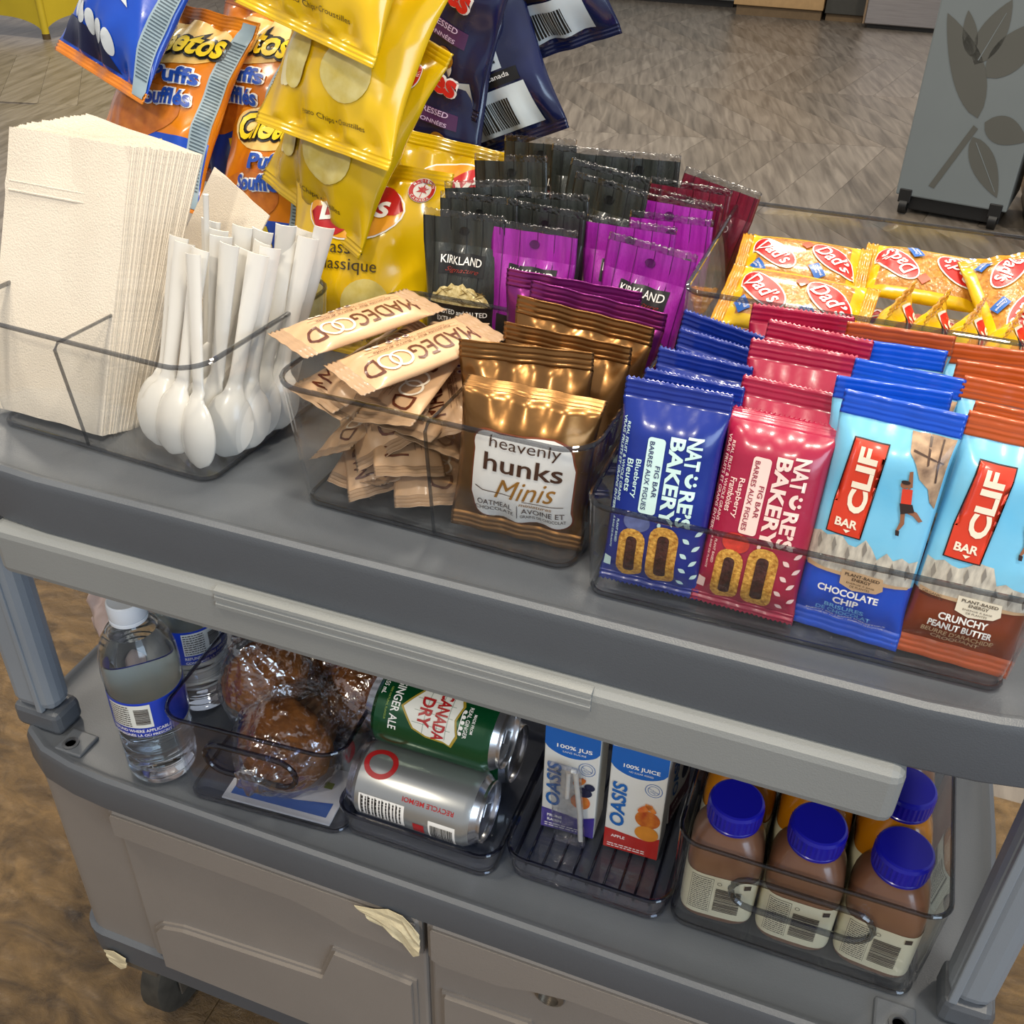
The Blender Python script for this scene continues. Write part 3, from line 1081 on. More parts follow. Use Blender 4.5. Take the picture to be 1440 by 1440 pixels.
def clif(label, lines, sub, end, panel, seed, group=None, tilt=0.0):
    t = thing('energy_bar', label, 'snack bar', group)
    P = Pack(0.067, 0.152, 0.020, 0.012, 0.014, 0.13, 0.045, 0.0009, seed, 4.0, serr=0.0, nu=36, nv=26, tilt=tilt, crimp=0.0006, bend=0.002)
    vp = 0.0445

    def zone(u, v, side):
        return 1 if v < vp else 0
    P.build(t, [SKY, panel], zone, [end], lambda u, v, s: 0, (vp,))
    S = P.front
    # mountains
    rn = random.Random(seed)
    top = [(-0.032 + 0.064 * k / 14, 0.0635 + rn.uniform(-0.003, 0.0045) + (0.003 if k < 9 else -0.003)) for k in range(15)]
    decal('mountain_picture', [poly([(-0.032, vp)] + top[::1] + [(0.032, vp)])], MOUNT, S, 0.0005, t, 0.006)
    sh = []
    for k in range(1, 14, 2):
        x, y = top[k]
        sh.append(poly([(x, y - 0.001), (x + 0.0022, y - 0.006), (x + 0.0008, y - 0.011), (x - 0.0006, y - 0.006)]))
    decal('mountain_shadow', sh, MOUNT2, S, 0.0009, t)
    # red logo block, letters running upwards
    lx, lv = -0.0125, 0.0985
    blk = [(lx - 0.0115, lv - 0.0290), (lx + 0.0085, lv - 0.0290), (lx + 0.0085, lv + 0.0215), (lx + 0.0105, lv + 0.0215), (lx + 0.0105, lv + 0.0290),
           (lx - 0.0085, lv + 0.0290), (lx - 0.0085, lv - 0.0100), (lx - 0.0115, lv - 0.0100)]
    lb = decal('logo_border', [poly([(x * 1.0 + (0.0008 if x > lx else -0.0008), y + (0.0008 if y > lv else -0.0008)) for x, y in blk])], DARK, S, 0.0007, t, 0.006)
    decal('logo_block', [poly(blk)], CLIFR, S, 0.0010, t, 0.006)
    decal('logo_lettering', [T('CLIF', lx + 0.0015, lv + 0.0055, 0.040, 0.0115, 90, 0.04)], CREAM, S, 0.0014, t)
    decal('logo_lettering', [T('BAR', lx - 0.0012, lv - 0.0215, 0.0135, 0.0052, 0, 0.03), poly([(lx - 0.0022, lv - 0.0255), (lx, lv - 0.0275), (lx + 0.0022, lv - 0.0255)])], CREAM, S, 0.0014, t)
    # overhanging rock with the climber hanging from it
    rk = [(0.008, 0.1375), (0.032, 0.1375), (0.032, 0.096), (0.0285, 0.100), (0.0255, 0.108), (0.0195, 0.113), (0.0155, 0.121), (0.0105, 0.127)]
    decal('rock_picture', [poly(rk)], ROCK, S, 0.0005, t, 0.006)
    decal('rock_crack', [poly([(0.018, 0.1365), (0.0195, 0.1365), (0.0225, 0.122), (0.0215, 0.121)]), poly([(0.012, 0.129), (0.030, 0.124), (0.030, 0.1232), (0.012, 0.1278)]),
                         poly([(0.025, 0.1365), (0.026, 0.1365), (0.0290, 0.112), (0.028, 0.112)])], ROCKD, S, 0.0008, t)
    grow = lambda sh: ([(0.0155 + (x - 0.016) * 1.45, 0.1065 + (y - 0.107) * 1.25) for x, y in sh[0]], sh[1])
    decal('climber_skin', [grow(q_) for q_ in [poly([(0.0145, 0.1150), (0.0158, 0.1155), (0.0172, 0.1080), (0.0155, 0.1065)]), ell(0.0140, 0.1085, 0.0016, 0.0018),
                           poly([(0.0160, 0.0985), (0.0215, 0.0965), (0.0245, 0.0925), (0.0232, 0.0918), (0.0205, 0.0945), (0.0160, 0.0960)]),
                           poly([(0.0150, 0.0970), (0.0170, 0.0960), (0.0180, 0.0900), (0.0165, 0.0860), (0.0155, 0.0862), (0.0162, 0.0905)])]], SKIN, S, 0.0009, t)
    decal('climber_shirt', [grow(q_) for q_ in [poly([(0.0135, 0.1065), (0.0175, 0.1070), (0.0185, 0.1000), (0.0145, 0.0990)])]], CLIFR, S, 0.0011, t)
    decal('climber_shorts', [grow(q_) for q_ in [poly([(0.0140, 0.0995), (0.0190, 0.1000), (0.0205, 0.0965), (0.0155, 0.0945)]), poly([(0.0153, 0.0865), (0.0170, 0.0862), (0.0172, 0.0838), (0.0158, 0.0838)]),
                             ell(0.0142, 0.1098, 0.0018, 0.0010)]], DARK, S, 0.0012, t)
    # flavour panel
    edge = decal('panel_edge', [poly([(-0.031, vp - 0.0006), (0.031, vp - 0.0006), (0.031, vp + 0.0010), (0.012, vp + 0.0020), (-0.02, vp + 0.0014), (-0.031, vp + 0.0024)])], TAN, S, 0.0009, t, 0.006)
    tagp = decal('claim_tag', [poly([(-0.009, 0.0485), (0.016, 0.0485), (0.0175, 0.0410), (0.014, 0.0382), (0.000, 0.0362), (-0.0085, 0.0390)])], CREAM if end is CLIFO else TAN, S, 0.0012, t, 0.006)
    decal('tag_lettering', [T('PLANT-BASED', 0.004, 0.0463, 0.021, 0.0020, 0, 0.015), T('ENERGY', 0.004, 0.0437, 0.0115, 0.0020, 0, 0.015), T('\u00c9NERGIE \u00c0 BASE', 0.004, 0.0411, 0.017, 0.0013),
                            T('DE PLANTES', 0.004, 0.0390, 0.012, 0.0013)], DARK, S, 0.0016, t)
    if len(lines) == 3:
        tl = [T(lines[0], -0.002, 0.0336, lines[2] * 1.1, 0.0046, 0, 0.03), T(lines[1], -0.002, 0.0276, lines[2] * 1.1 * (0.42 if lines[1] == 'CHIP' else 1.3), 0.0046, 0, 0.03)]
    decal('flavour_lettering', tl, WHITE, S, 0.0018, t, 0.006)
    decal('flavour_lettering', [T(sub[0], -0.002, 0.0223, sub[2] * 1.15, 0.0034, 0, 0.02), T(sub[1], -0.002, 0.0180, sub[3] * 1.15, 0.0034, 0, 0.02)], PALEBLUE if end is CLIFB else TAN, S, 0.0018, t, 0.006)
    if end is CLIFB:
        decal('small_lettering', [T('ENERGY BAR / BARRE \u00c9NERG\u00c9TIQUE', 0.000, 0.0148, 0.048, 0.0019, 0, 0.01), T('SOURCE OF ENERGY / SOURCE D\u2019\u00c9NERGIE', 0.000, 0.0125, 0.046, 0.0014)], WHITE, S, 0.0018, t)
    else:
        decal('small_lettering', [T('ORGANIC', -0.0235, 0.0450, 0.011, 0.0014, 0, 0.01), T('INGREDIENTS', -0.0235, 0.0430, 0.013, 0.0014, 0, 0.01)], DARK, S, 0.0014, t)
    return t


choc = clif('chocolate chip energy bar with bright blue ends facing out of the tray', ('CHOCOLATE', 'CHIP', 0.034), ('BRISURES', 'DE CHOCOLAT', 0.021, 0.029), CLIFB, CLIFB, 3)
place(choc, 0.0325, 0.5235, 0.004, 11, -6, 0)
pnut = clif('crunchy peanut butter energy bar with rust orange ends facing out of the tray', ('CRUNCHY', 'PEANUT BUTTER', 0.026), ('BEURRE D\u2019ARACHIDE', 'CROQUANT', 0.036, 0.024), CLIFO, CLIFO_D, 4)
place(pnut, 0.0955, 0.5215, 0.004, 13, 1, 3)
gb, go = 'blue ended energy bars behind the front one', 'orange ended energy bars behind the front one'
for i, (x, y, z, l, yw, r) in enumerate(((0.030, 0.549, 0.008, 9, 3, 0), (0.031, 0.574, 0.006, 12, 3, 3), (0.025, 0.600, 0.010, 10, 6, 1))):
    place(dup(choc, 'blue ended energy bar, %s from the front wall of the tray' % ORD[i], gb), x, y, z, l, yw, r, 0.97)
for i, (x, y, z, l, yw, r) in enumerate(((0.098, 0.547, 0.004, 12, 4, 4), (0.093, 0.573, 0.006, 14, 5, 4), (0.096, 0.598, 0.008, 10, 2, 0), (0.091, 0.623, 0.010, 8, 1, -2), (0.030, 0.637, 0.013, 0, 0, -1))):
    place(dup(pnut, 'rust orange ended energy bar, %s from the front wall of the tray' % ORD[i] if i < 4 else 'rust orange ended energy bar behind the row of blue ended bars', go), x, y, z, l, yw, r, 0.97)

# ================================================================ BRONZE AND PURPLE FOIL PACKS
BRONZE = M('bronze_foil', '#8f6639', 0.30, 0.85, 0.2, 0.06, 20, 0.35, 38)
PURF = M('purple_foil', '#8a2f7c', 0.28, 0.75, 0.2, 0.06, 20, 0.35, 38)
LABELW = ink('label_white', '#e9e6df')
BROWN = ink('brown_ink', '#3d1f12')
BRONZE_INK = M('bronze_ink', '#a9762f', 0.35, 0.3, 0, 0.1, 90)


def hunk(label, mat, seed, printed=True, group=None, tilt=0.0):
    t = thing('foil_snack_pack', label, 'snack pack', group)
    P = Pack(0.098, 0.122, 0.030, 0.012, 0.013, 0.26, 0.05, 0.0022, seed, 2.6, nu=40, nv=32, tilt=tilt, crimp=0.0007, wf=26, cre=0.0 if printed else 0.004)
    P.build(t, [mat])
    if not printed:
        return t
    S = P.front
    c, v0 = 0.003, 0.0515

    def lab(k):
        P2 = []
        for i in range(48):
            a = 2 * pi * i / 48
            x = (0.037 + k) * abs(cos(a)) ** 0.32 * (1 if cos(a) > 0 else -1)
            y = (0.0345 + k) * abs(sin(a)) ** 0.36 * (1 if sin(a) > 0 else -1)
            P2.append((c + x + 0.0018 * sin(y * 190), v0 + y + 0.0022 * sin(x * 120)))
        return poly(P2)
    decal('label_border', [lab(0.0012)], ink('rust_border_ink', '#7a3a18'), S, 0.0010, t, 0.005)
    decal('label_patch', [lab(0)], LABELW, S, 0.0015, t, 0.005)
    decal('brand_lettering', [T('heavenly', c, 0.0780, 0.052, 0.0110, 0, -0.005)], BROWN, S, 0.0022, t, 0.005)
    decal('brand_lettering', [T('hunks', c, 0.0640, 0.058, 0.0135, 0, 0.012)], BROWN, S, 0.0022, t, 0.005)
    decal('script_lettering', [T('Minis', c + 0.003, 0.0465, 0.046, 0.0150, 6, 0.0, 0.45)], BRONZE_INK, S, 0.0022, t, 0.005)
    decal('rule', [poly([(c - 0.034, 0.0438), (c - 0.028, 0.0416), (c - 0.006, 0.0412), (c - 0.006, 0.0407), (c - 0.028, 0.0409), (c - 0.034, 0.0430)]),
                   rect(c + 0.002, c + 0.032, 0.0380, 0.0385), rect(c - 0.0016, c - 0.0011, 0.0220, 0.0340)], BROWN, S, 0.0022, t, 0.005)
    decal('flavour_lettering', [T('miniatures', c + 0.012, 0.0355, 0.024, 0.0028, 0, 0.0, 0.2)], BRONZE_INK, S, 0.0022, t, 0.005)
    decal('flavour_lettering', [T('OATMEAL', c - 0.0185, 0.0310, 0.026, 0.0048), T('CHOCOLATE', c - 0.0185, 0.0252, 0.029, 0.0036),
                                T('AVOINE ET', c + 0.0175, 0.0300, 0.031, 0.0048), T('GRAINS DE CHOCOLAT', c + 0.0175, 0.0244, 0.033, 0.0030)], BROWN, S, 0.0022, t, 0.005)
    decal('small_lettering', [T('NET WT 28 g', c - 0.020, 0.0145, 0.022, 0.0022)], M('pale_bronze_ink', '#c3a87c', 0.4), S, 0.0012, t)
    return t


h1 = hunk('bronze foil pack with white label facing out, top seal folded back', BRONZE, 1, True, None, 1.3)
place(h1, -0.190, 0.543, 0.005, 6, 5, 3, 0.97)
gh = 'bronze packs behind the labelled one'
h2 = hunk('bronze foil snack pack directly behind the labelled bronze pack', BRONZE, 2, False, gh)
place(h2, -0.196, 0.575, 0.005, 10, -2, -5, 1.0)
place(dup(h2, 'bronze foil pack between two other unlabelled bronze packs'), -0.184, 0.603, 0.005, 10, -8, -2, 1.0)
place(dup(h2, 'bronze foil pack directly before the purple foil packs'), -0.188, 0.632, 0.005, 8, -3, 3, 1.06)
gp = 'purple foil packs behind the bronze ones'
p1 = hunk('purple foil snack pack directly behind the last bronze pack', PURF, 3, False, gp)
place(p1, -0.186, 0.661, 0.008, 4, -2, 4, 1.06)
place(dup(p1, 'purple foil snack pack against the bin wall before the nut packs'), -0.205, 0.682, 0.010, 2, 2, 2, 1.06)

# ================================================================ NUT PACKS
CLR_EDGE = clear('clear_header_film', (0.80, 0.80, 0.80), 1.6, 0.15, 1.0, 0.3, 200)


def planked(name, col, col2):
    m = M(name, col, 0.3, 0, 0.5, 0, 4, 0.25, 60, 0.5, col2, (40, 1, 5))
    return m


KBLK = planked('charcoal_wood_film', '#1b1d1b', '#343834')
KPUR = planked('purple_wood_film', '#7d1080', '#a52aa4')
KRED = planked('maroon_wood_film', '#4a0c1c', '#741a30')
SEAM = {}
NUT = M('cashew_print', '#b39a56', 0.5, 0, 0.3, 0, 350, 0, 0, 0.5, '#ead9a3')
SIGN = ink('dull_red_ink', '#8e2a1e')


def nuts(label, mat, seam, seed, macadamia, group):
    t = thing('nut_pack', label, 'snack pack', group)
    P = Pack(0.073, 0.158, 0.022, 0.010, 0.026, 0.30, 0.06, 0.0016, seed, 2.4, nu=30, nv=24, ns=9, serr=0.0005, crimp=0.0003, lam=0.003)
    P.build(t, [mat, CLR_EDGE], lambda u, v, s: 0, [mat, CLR_EDGE], lambda u, v, s: 1 if v > 0.1535 else 0)
    S = P.front
    sm = []
    for k in range(-2, 3):
        x = k * 0.0145 + 0.003
        sm.append(poly([(x, 0.011), (x + 0.0005, 0.011), (x + 0.0007, 0.08), (x + 0.0004, 0.153), (x - 0.0002, 0.153), (x, 0.08)]))
    decal('plank_seam', sm, seam, S, 0.0005, t, 0.012)
    hang = decal('hang_hole', [ell(0.001, 0.143, 0.0042, 0.0034)], seam, S, 0.0007, t)
    decal('brand_block', [rect(-0.020, 0.022, 0.109, 0.126)], BLACK, S, 0.0007, t, 0.006)
    decal('brand_lettering', [T('KIRKLAND', 0.001, 0.1205, 0.038, 0.0062, 0, 0.008)], WHITE, S, 0.0018, t, 0.006)
    decal('script_lettering', [T('Signature', 0.002, 0.1125, 0.032, 0.0048, 0, -0.005, 0.5)], SIGN, S, 0.0011, t)
    decal('text_block', [rect(-0.028, 0.030, 0.020, 0.086)], BLACK, S, 0.0007, t, 0.006)
    if macadamia:
        hp = [(-0.028 + 0.058 * k / 16, 0.086 + 0.016 * sin(pi * k / 16) ** 0.6 + 0.0015 * sin(k * 2.3)) for k in range(17)]
        decal('nut_picture', [poly([(-0.028, 0.0855)] + hp + [(0.030, 0.0855)])], NUT, S, 0.0010, t, 0.005)
        rn = random.Random(5)
        decal('nut_outline', [leaf2(rn.uniform(-0.02, 0.022), 0.088 + rn.uniform(0, 0.010), 0.010, 0.0004, rn.uniform(-40, 40)) for i in range(14)], ink('nut_shadow_ink', '#7d6530'), S, 0.0014, t)
        decal('flavour_lettering', [T('ROASTED and SALTED', 0.001, 0.0795, 0.052, 0.0040, 0, 0.012), T('EXTRA CRUNCHY', 0.001, 0.0730, 0.042, 0.0040, 0, 0.012), T('PEANUTS', 0.001, 0.0660, 0.024, 0.0040, 0, 0.012),
                                    T('ARACHIDES', 0.001, 0.0510, 0.044, 0.0055)], WHITE, S, 0.0011, t)
    return t


SB, SP, SR = ink('black_seam', '#0c0d0c'), ink('violet_seam', '#4c0a50'), ink('wine_seam', '#330814')
gk, gq, gm = 'charcoal nut packs standing in the middle of the shelf', 'purple nut packs standing in the middle of the shelf', 'maroon nut packs beside the cookie bin'
kA = nuts('charcoal nut pack with pale nuts pictured, standing by the yellow chip bag', KBLK, SB, 1, True, None)
kB = nuts('charcoal nut pack with clear top edge among the upright packs', KBLK, SB, 2, True, gk)
qB = nuts('bright purple nut pack with clear top edge among the upright packs', KPUR, SP, 3, False, gq)
mB = nuts('maroon nut pack standing beside the cookie bin', KRED, SR, 4, False, gm)
place(kA, -0.302, 0.716, 0.004, 7, -5, -3)
KK = ((-0.301, 0.745, 0.009, 8, -8, -4), (-0.249, 0.741, 0.009, 8, -12, -2), (-0.245, 0.766, 0.012, 8, -4, -5), (-0.290, 0.768, 0.016, 8, 8, -6),
      (-0.296, 0.822, 0.022, 8, -10, -7), (-0.294, 0.876, 0.025, 8, -8, -4), (-0.226, 0.797, 0.018, 10, -18, 2), (-0.238, 0.822, 0.022, 9, -4, 6),
      (-0.245, 0.852, 0.028, 6, 4, 1), (-0.205, 0.880, 0.022, 6, 4, -1))
for i, a in enumerate(KK):
    place(kB if i == 0 else dup(kB), *a)
for i, a in enumerate(((-0.244, 0.708, 0.004, 8, -6, -2), (-0.180, 0.738, 0.007, 9, -2, 0), (-0.167, 0.712, 0.002, 9, -10, 3), (-0.165, 0.788, 0.013, 11, -7, 0), (-0.148, 0.763, 0.007, 10, -14, -5))):
    place(qB if i == 0 else dup(qB), *a)
for i, a in enumerate(((-0.160, 0.868, 0.012, 11, -12, 8), (-0.160, 0.843, 0.010, 11, -7, 0), (-0.166, 0.816, 0.008, 10, -18, 1))):
    place(mB if i == 0 else dup(mB), *a)

# ================================================================ CHIP BAGS ON THE RACK
YF = M('yellow_chip_film', '#dcae06', 0.22, 0, 0.6, 0, 9, 0.3, 26, 0.5, '#e8c20c')
YF2 = M('olive_yellow_film', '#c19c08', 0.22, 0, 0.6, 0, 9, 0.3, 26, 0.5, '#d8b40c')
OF = M('orange_chip_film', '#c2640c', 0.24, 0, 0.6, 0, 14, 0.3, 26, 0.5, '#e08a12')
BF = M('blue_chip_film', '#0a3aa0', 0.24, 0, 0.6, 0, 10, 0.3, 26, 0.5, '#1150c4')
DF = M('midnight_chip_film', '#0c1230', 0.24, 0, 0.6, 0, 10, 0.3, 26, 0.5, '#141d4c')
CHIP = M('chip_print', '#c9b24e', 0.4, 0, 0.3, 0, 60, 0, 0, 0.5, '#ded08a')
CHIPW = M('sliced_potato_print', '#d8c98c', 0.4, 0, 0.3, 0, 40, 0, 0, 0.5, '#e6dcae')
LAYR = ink('logo_crimson_ink', '#b8161a')
ORAN = ink('warm_orange_ink', '#e39a1c')
STRIPE = ink('pale_steel_ink', '#8fa3ad')
STRIPE2 = ink('slate_ink', '#41535e')


def maple_seal(S, cu, cv, r, t):
    o = decal('maple_seal', [ell(cu, cv, r, r)], WHITE, S, 0.0012, t, 0.006)
    sh = [ring(cu, cv, r * 0.95, r * 0.95, r * 0.3)]
    decal('seal_ring', sh, RED, S, 0.0017, t)
    lf = []
    for a, L in ((90, 0.6), (30, 0.5), (150, 0.5), (-25, 0.45), (205, 0.45), (60, 0.4), (120, 0.4)):
        c, d = cos(rad(a)), sin(rad(a))
        lf.append(poly([(cu - d * r * 0.14, cv + c * r * 0.14), (cu + d * r * 0.14, cv - c * r * 0.14), (cu + c * r * L, cv + d * r * L)]))
    lf.append(rect(cu - r * 0.03, cu + r * 0.03, cv - r * 0.6, cv))
    decal('maple_leaf', lf, RED, S, 0.0018, t)
    w = r * 0.2
    lt = []
    for k, ch in enumerate('MADE IN'):
        if ch != ' ':
            a = 150 - k * 20
            lt.append(T(ch, cu + r * 0.8 * cos(rad(a)), cv + r * 0.8 * sin(rad(a)), None, w, a - 90, 0.02))
    for k, ch in enumerate('CANADA'):
        a = 222 + k * 19
        lt.append(T(ch, cu + r * 0.8 * cos(rad(a)), cv + r * 0.8 * sin(rad(a)), None, w, a + 90, 0.02))
    decal('seal_lettering', lt, WHITE, S, 0.0020, t)


def lays(label, seed, w=0.155, h=0.19, th=0.062, group=None, mat=YF, full=True):
    t = thing('chip_bag', label, 'chip bag', group)
    P = Pack(w, h, th, 0.010, 0.012, 0.34, 0.10, 0.0042, seed, 2.0, nu=52, nv=44, crimp=0.0005, wf=20, cre=0.008)
    P.build(t, [mat])
    S = P.front
    k = w / 0.155
    dv = 0.0 if full else 0.018
    if full:
        lg = decal('logo_oval', [ell(-0.004 * k, 0.128, 0.050 * k, 0.027, 8)], WHITE, S, 0.0014, t, 0.006)
        decal('logo_sun', [ell(-0.004 * k, 0.128, 0.0485 * k, 0.0255, 8)], ORAN, S, 0.0019, t, 0.006)
        pts = [(-0.050 * k + 0.094 * k * q / 16, 0.128 + 0.009 * sin(pi * q / 8) * -1 + 0.016 * (1 - (q / 8 - 1) ** 2) ** 0.5 + (q - 8) * 0.0008) for q in range(17)]
        pb = [(-0.050 * k + 0.094 * k * q / 16, 0.128 + 0.009 * sin(pi * q / 8) * -1 - 0.016 * (1 - (q / 8 - 1) ** 2) ** 0.5 + (q - 8) * 0.0008) for q in range(17)]
        decal('logo_ribbon', [poly(pts + pb[::-1])], LAYR, S, 0.0024, t, 0.006)
        decal('brand_lettering', [T('Lay\u2019s', -0.004 * k, 0.128, 0.072 * k, 0.028, 10, 0.02, 0.15)], WHITE, S, 0.0032, t)
        maple_seal(S, 0.052 * k, 0.156, 0.0115 * k, t)
    decal('flavour_lettering', [T('Classic', -0.012 * k, 0.0945 + dv, 0.050 * k, 0.0115, 4), T('Classique', -0.004 * k, 0.0790 + dv, 0.066 * k, 0.0140, 4)], ink('dark_olive_ink', '#3a2c08'), S, 0.0016, t)
    for j, (cu, a) in enumerate(((-0.052, 0.0105), (-0.047, 0.0105), (-0.038, 0.0150))):
        decal('potato_picture', [ell(cu * k, 0.046 + dv, a * k, 0.026, -6)], CHIPW if j < 2 else CHIP, S, 0.0012 + 0.0005 * j, t, 0.006)
    decal('chip_picture', [ell(0.022 * k, 0.046 + dv, 0.026 * k, 0.025, 12)], CHIP, S, 0.0013, t, 0.006)
    decal('small_lettering', [T('Potato Chips \u2022 Croustilles', 0.012 * k, 0.0145 + dv * 0.5, 0.070 * k, 0.0052, 2)], ink('dark_olive_ink', '#3a2c08'), S, 0.0014, t)
    return t


GL = 'yellow chip bags hung on the rack'
L1 = lays('yellow chip bag with red oval logo standing upright behind the granola bars', 1, 0.15, 0.175)
place(L1, -0.440, 0.765, 0.0, 24, 8, 4)
L1b = lays('yellow chip bag leaning beside the charcoal nut packs, mostly hidden', 6, 0.145, 0.175, mat=YF2)
place(L1b, -0.385, 0.838, 0.006, 26, 14, 10)
L2 = lays('lowest yellow chip bag on the rack, corner pointing down over the logo bag', 2, 0.168, 0.185, full=False, mat=YF2)
maple_seal(Pack(0.168, 0.185, 0.062, 0.010, 0.012, 0.34, 0.10, 0.0042, 2, 2.0, wf=20, cre=0.008).front, 0.058, 0.152, 0.013, L2)
place(L2, -0.490, 0.800, 0.112, 26, -24, 12)
L3 = lays('middle yellow chip bag on the rack overlapping the lowest one', 3, 0.160, 0.180, full=False)
place(L3, -0.455, 0.772, 0.186, 30, -8, 8, 0.92)
L4 = lays('topmost yellow chip bag on the rack, overlapping the middle one', 4, 0.165, 0.180, full=False)
place(L4, -0.462, 0.770, 0.272, 26, -8, 14, 0.92)


def puffs(label, seed, style, w=0.15, h=0.19, group=None):
    t = thing('puff_bag', label, 'snack bag', group)
    P = Pack(w, h, 0.055, 0.011, 0.012, 0.32, 0.10, 0.0042, seed, 2.0, nu=52, nv=44, crimp=0.0005, wf=20, cre=0.008)
    main = BF if style == 'blue' else OF
    if style == 'blue':
        P.build(t, [BF], None, [OF])
    else:
        P.build(t, [OF])
    S = P.front
    if style != 'blue':
        hw_ = w / 2 - 0.002
        decal('blue_field', [poly([(-hw_, 0.012), (hw_, 0.012), (hw_, 0.066), (0.02, 0.060), (-0.03, 0.050), (-hw_, 0.034)])], BF, S, 0.0008, t, 0.005)
    # striped side flap
    x = w / 2 - 0.010
    decal('side_band', [poly([(x - 0.008, 0.004), (x + 0.007, 0.004), (x + 0.007, h - 0.004), (x - 0.008, h - 0.004)])], STRIPE, S, 0.0012, t, 0.006)
    decal('band_stripes', [rect(x - 0.006, x + 0.006, v, v + 0.0012) for v in [0.02 + 0.0032 * i for i in range(int((h - 0.04) / 0.0032))]], STRIPE2, S, 0.0018, t, 0.006)
    if style != 'blue':
        decal('puff_picture', [ell(-0.010, 0.075, 0.052, 0.026, 14)], M('puff_print', '#a8560e', 0.45, 0, 0.3, 0, 90, 0, 0, 0.5, '#c8741c'), S, 0.0010, t, 0.006)
        lines = [T('Cheetos', -0.006, 0.150, 0.094, 0.030, 8, 0.05, 0.1)]
        decal('logo_glow', [ell(0.006, 0.150, 0.058, 0.026, 8)], M('yellow_glow_print', '#d89a10', 0.35, 0, 0.3, 0, 30, 0, 0, 0.5, '#f0dc9a'), S, 0.0008, t, 0.006)
        decal('brand_outline', [T('Cheetos', 0.008, 0.150, 0.106, 0.034, 8, 0.11, 0.1)], BLACK, S, 0.0018, t)
        decal('brand_lettering', [T('Cheetos', 0.008, 0.150, 0.100, 0.0285, 8, 0.03, 0.1)], ink('bright_yellow_ink', '#e8c81c'), S, 0.0032, t)
        decal('name_outline', [T('Puffs', 0.024, 0.116, 0.056, 0.0185, 8, 0.10), T('Souffl\u00e9s', 0.016, 0.094, 0.070, 0.0185, 8, 0.10)], WHITE, S, 0.0018, t)
        decal('name_lettering', [T('Puffs', 0.024, 0.116, 0.053, 0.0155, 8, 0.035), T('Souffl\u00e9s', 0.016, 0.094, 0.067, 0.0155, 8, 0.035)], ink('royal_ink', '#1c4aa8'), S, 0.0032, t)
        decal('yellow_streak', [poly([(0.018, 0.052), (0.030, 0.056), (0.040, 0.038), (0.030, 0.034)])], ink('bright_yellow_ink', '#e8c81c'), S, 0.0012, t)
    else:
        cl = [ell(-0.045 + 0.016 * i, 0.050 - 0.004 * i, 0.007, 0.0105, 25) for i in range(5)]
        decal('cloud_pattern', cl, ink('pale_grey_ink', '#c9cfd2'), S, 0.0012, t, 0.006)
        decal('wave_band', [poly([(-0.066, 0.014), (0.03, 0.014), (0.01, 0.034), (-0.066, 0.040)])], ink('deep_navy_ink', '#12183c'), S, 0.0010, t, 0.006)
        decal('white_swoosh', [poly([(-0.030, 0.118), (-0.018, 0.098), (0.000, 0.082), (0.020, 0.074), (0.034, 0.070), (0.022, 0.084), (0.006, 0.098), (-0.012, 0.122)]),
                               poly([(-0.050, 0.11), (-0.046, 0.11), (-0.034, 0.066), (-0.037, 0.062), (-0.044, 0.08)])], ink('pale_grey_ink', '#c9cfd2'), S, 0.0012, t, 0.006)
        decal('yellow_streak', [poly([(0.026, 0.146), (0.036, 0.150), (0.044, 0.134), (0.034, 0.130)])], ink('bright_yellow_ink', '#e8c81c'), S, 0.0012, t)
    return t


C1 = puffs('orange puff bag with yellow logo on the rack behind the napkins', 11, 'orange')
place(C1, -0.719, 0.850, 0.088, 34, -4, 6, 1.04)
C2 = puffs('blue puff bag with grey clouds hanging over the orange puff bag', 12, 'blue', 0.15, 0.165)
place(C2, -0.752, 0.862, 0.198, 34, -12, 14)
C0 = puffs('blue puff bag at the rack top of which only the lower seal shows', 13, 'blue', 0.15, 0.165)
place(C0, -0.728, 0.905, 0.268, 30, 2, 0)
C3 = puffs('lowest orange puff bag standing between napkins and yellow chip bags', 14, 'orange', 0.14, 0.175)
place(C3, -0.592, 0.850, 0.020, 22, -16, 0)
C4 = puffs('orange puff bag tucked between the logo puff bag and yellow chip bags', 15, 'orange')
place(C4, -0.665, 0.915, 0.085, 26, -20, 4)

WH = ink('back_panel_white', '#cfd8da')


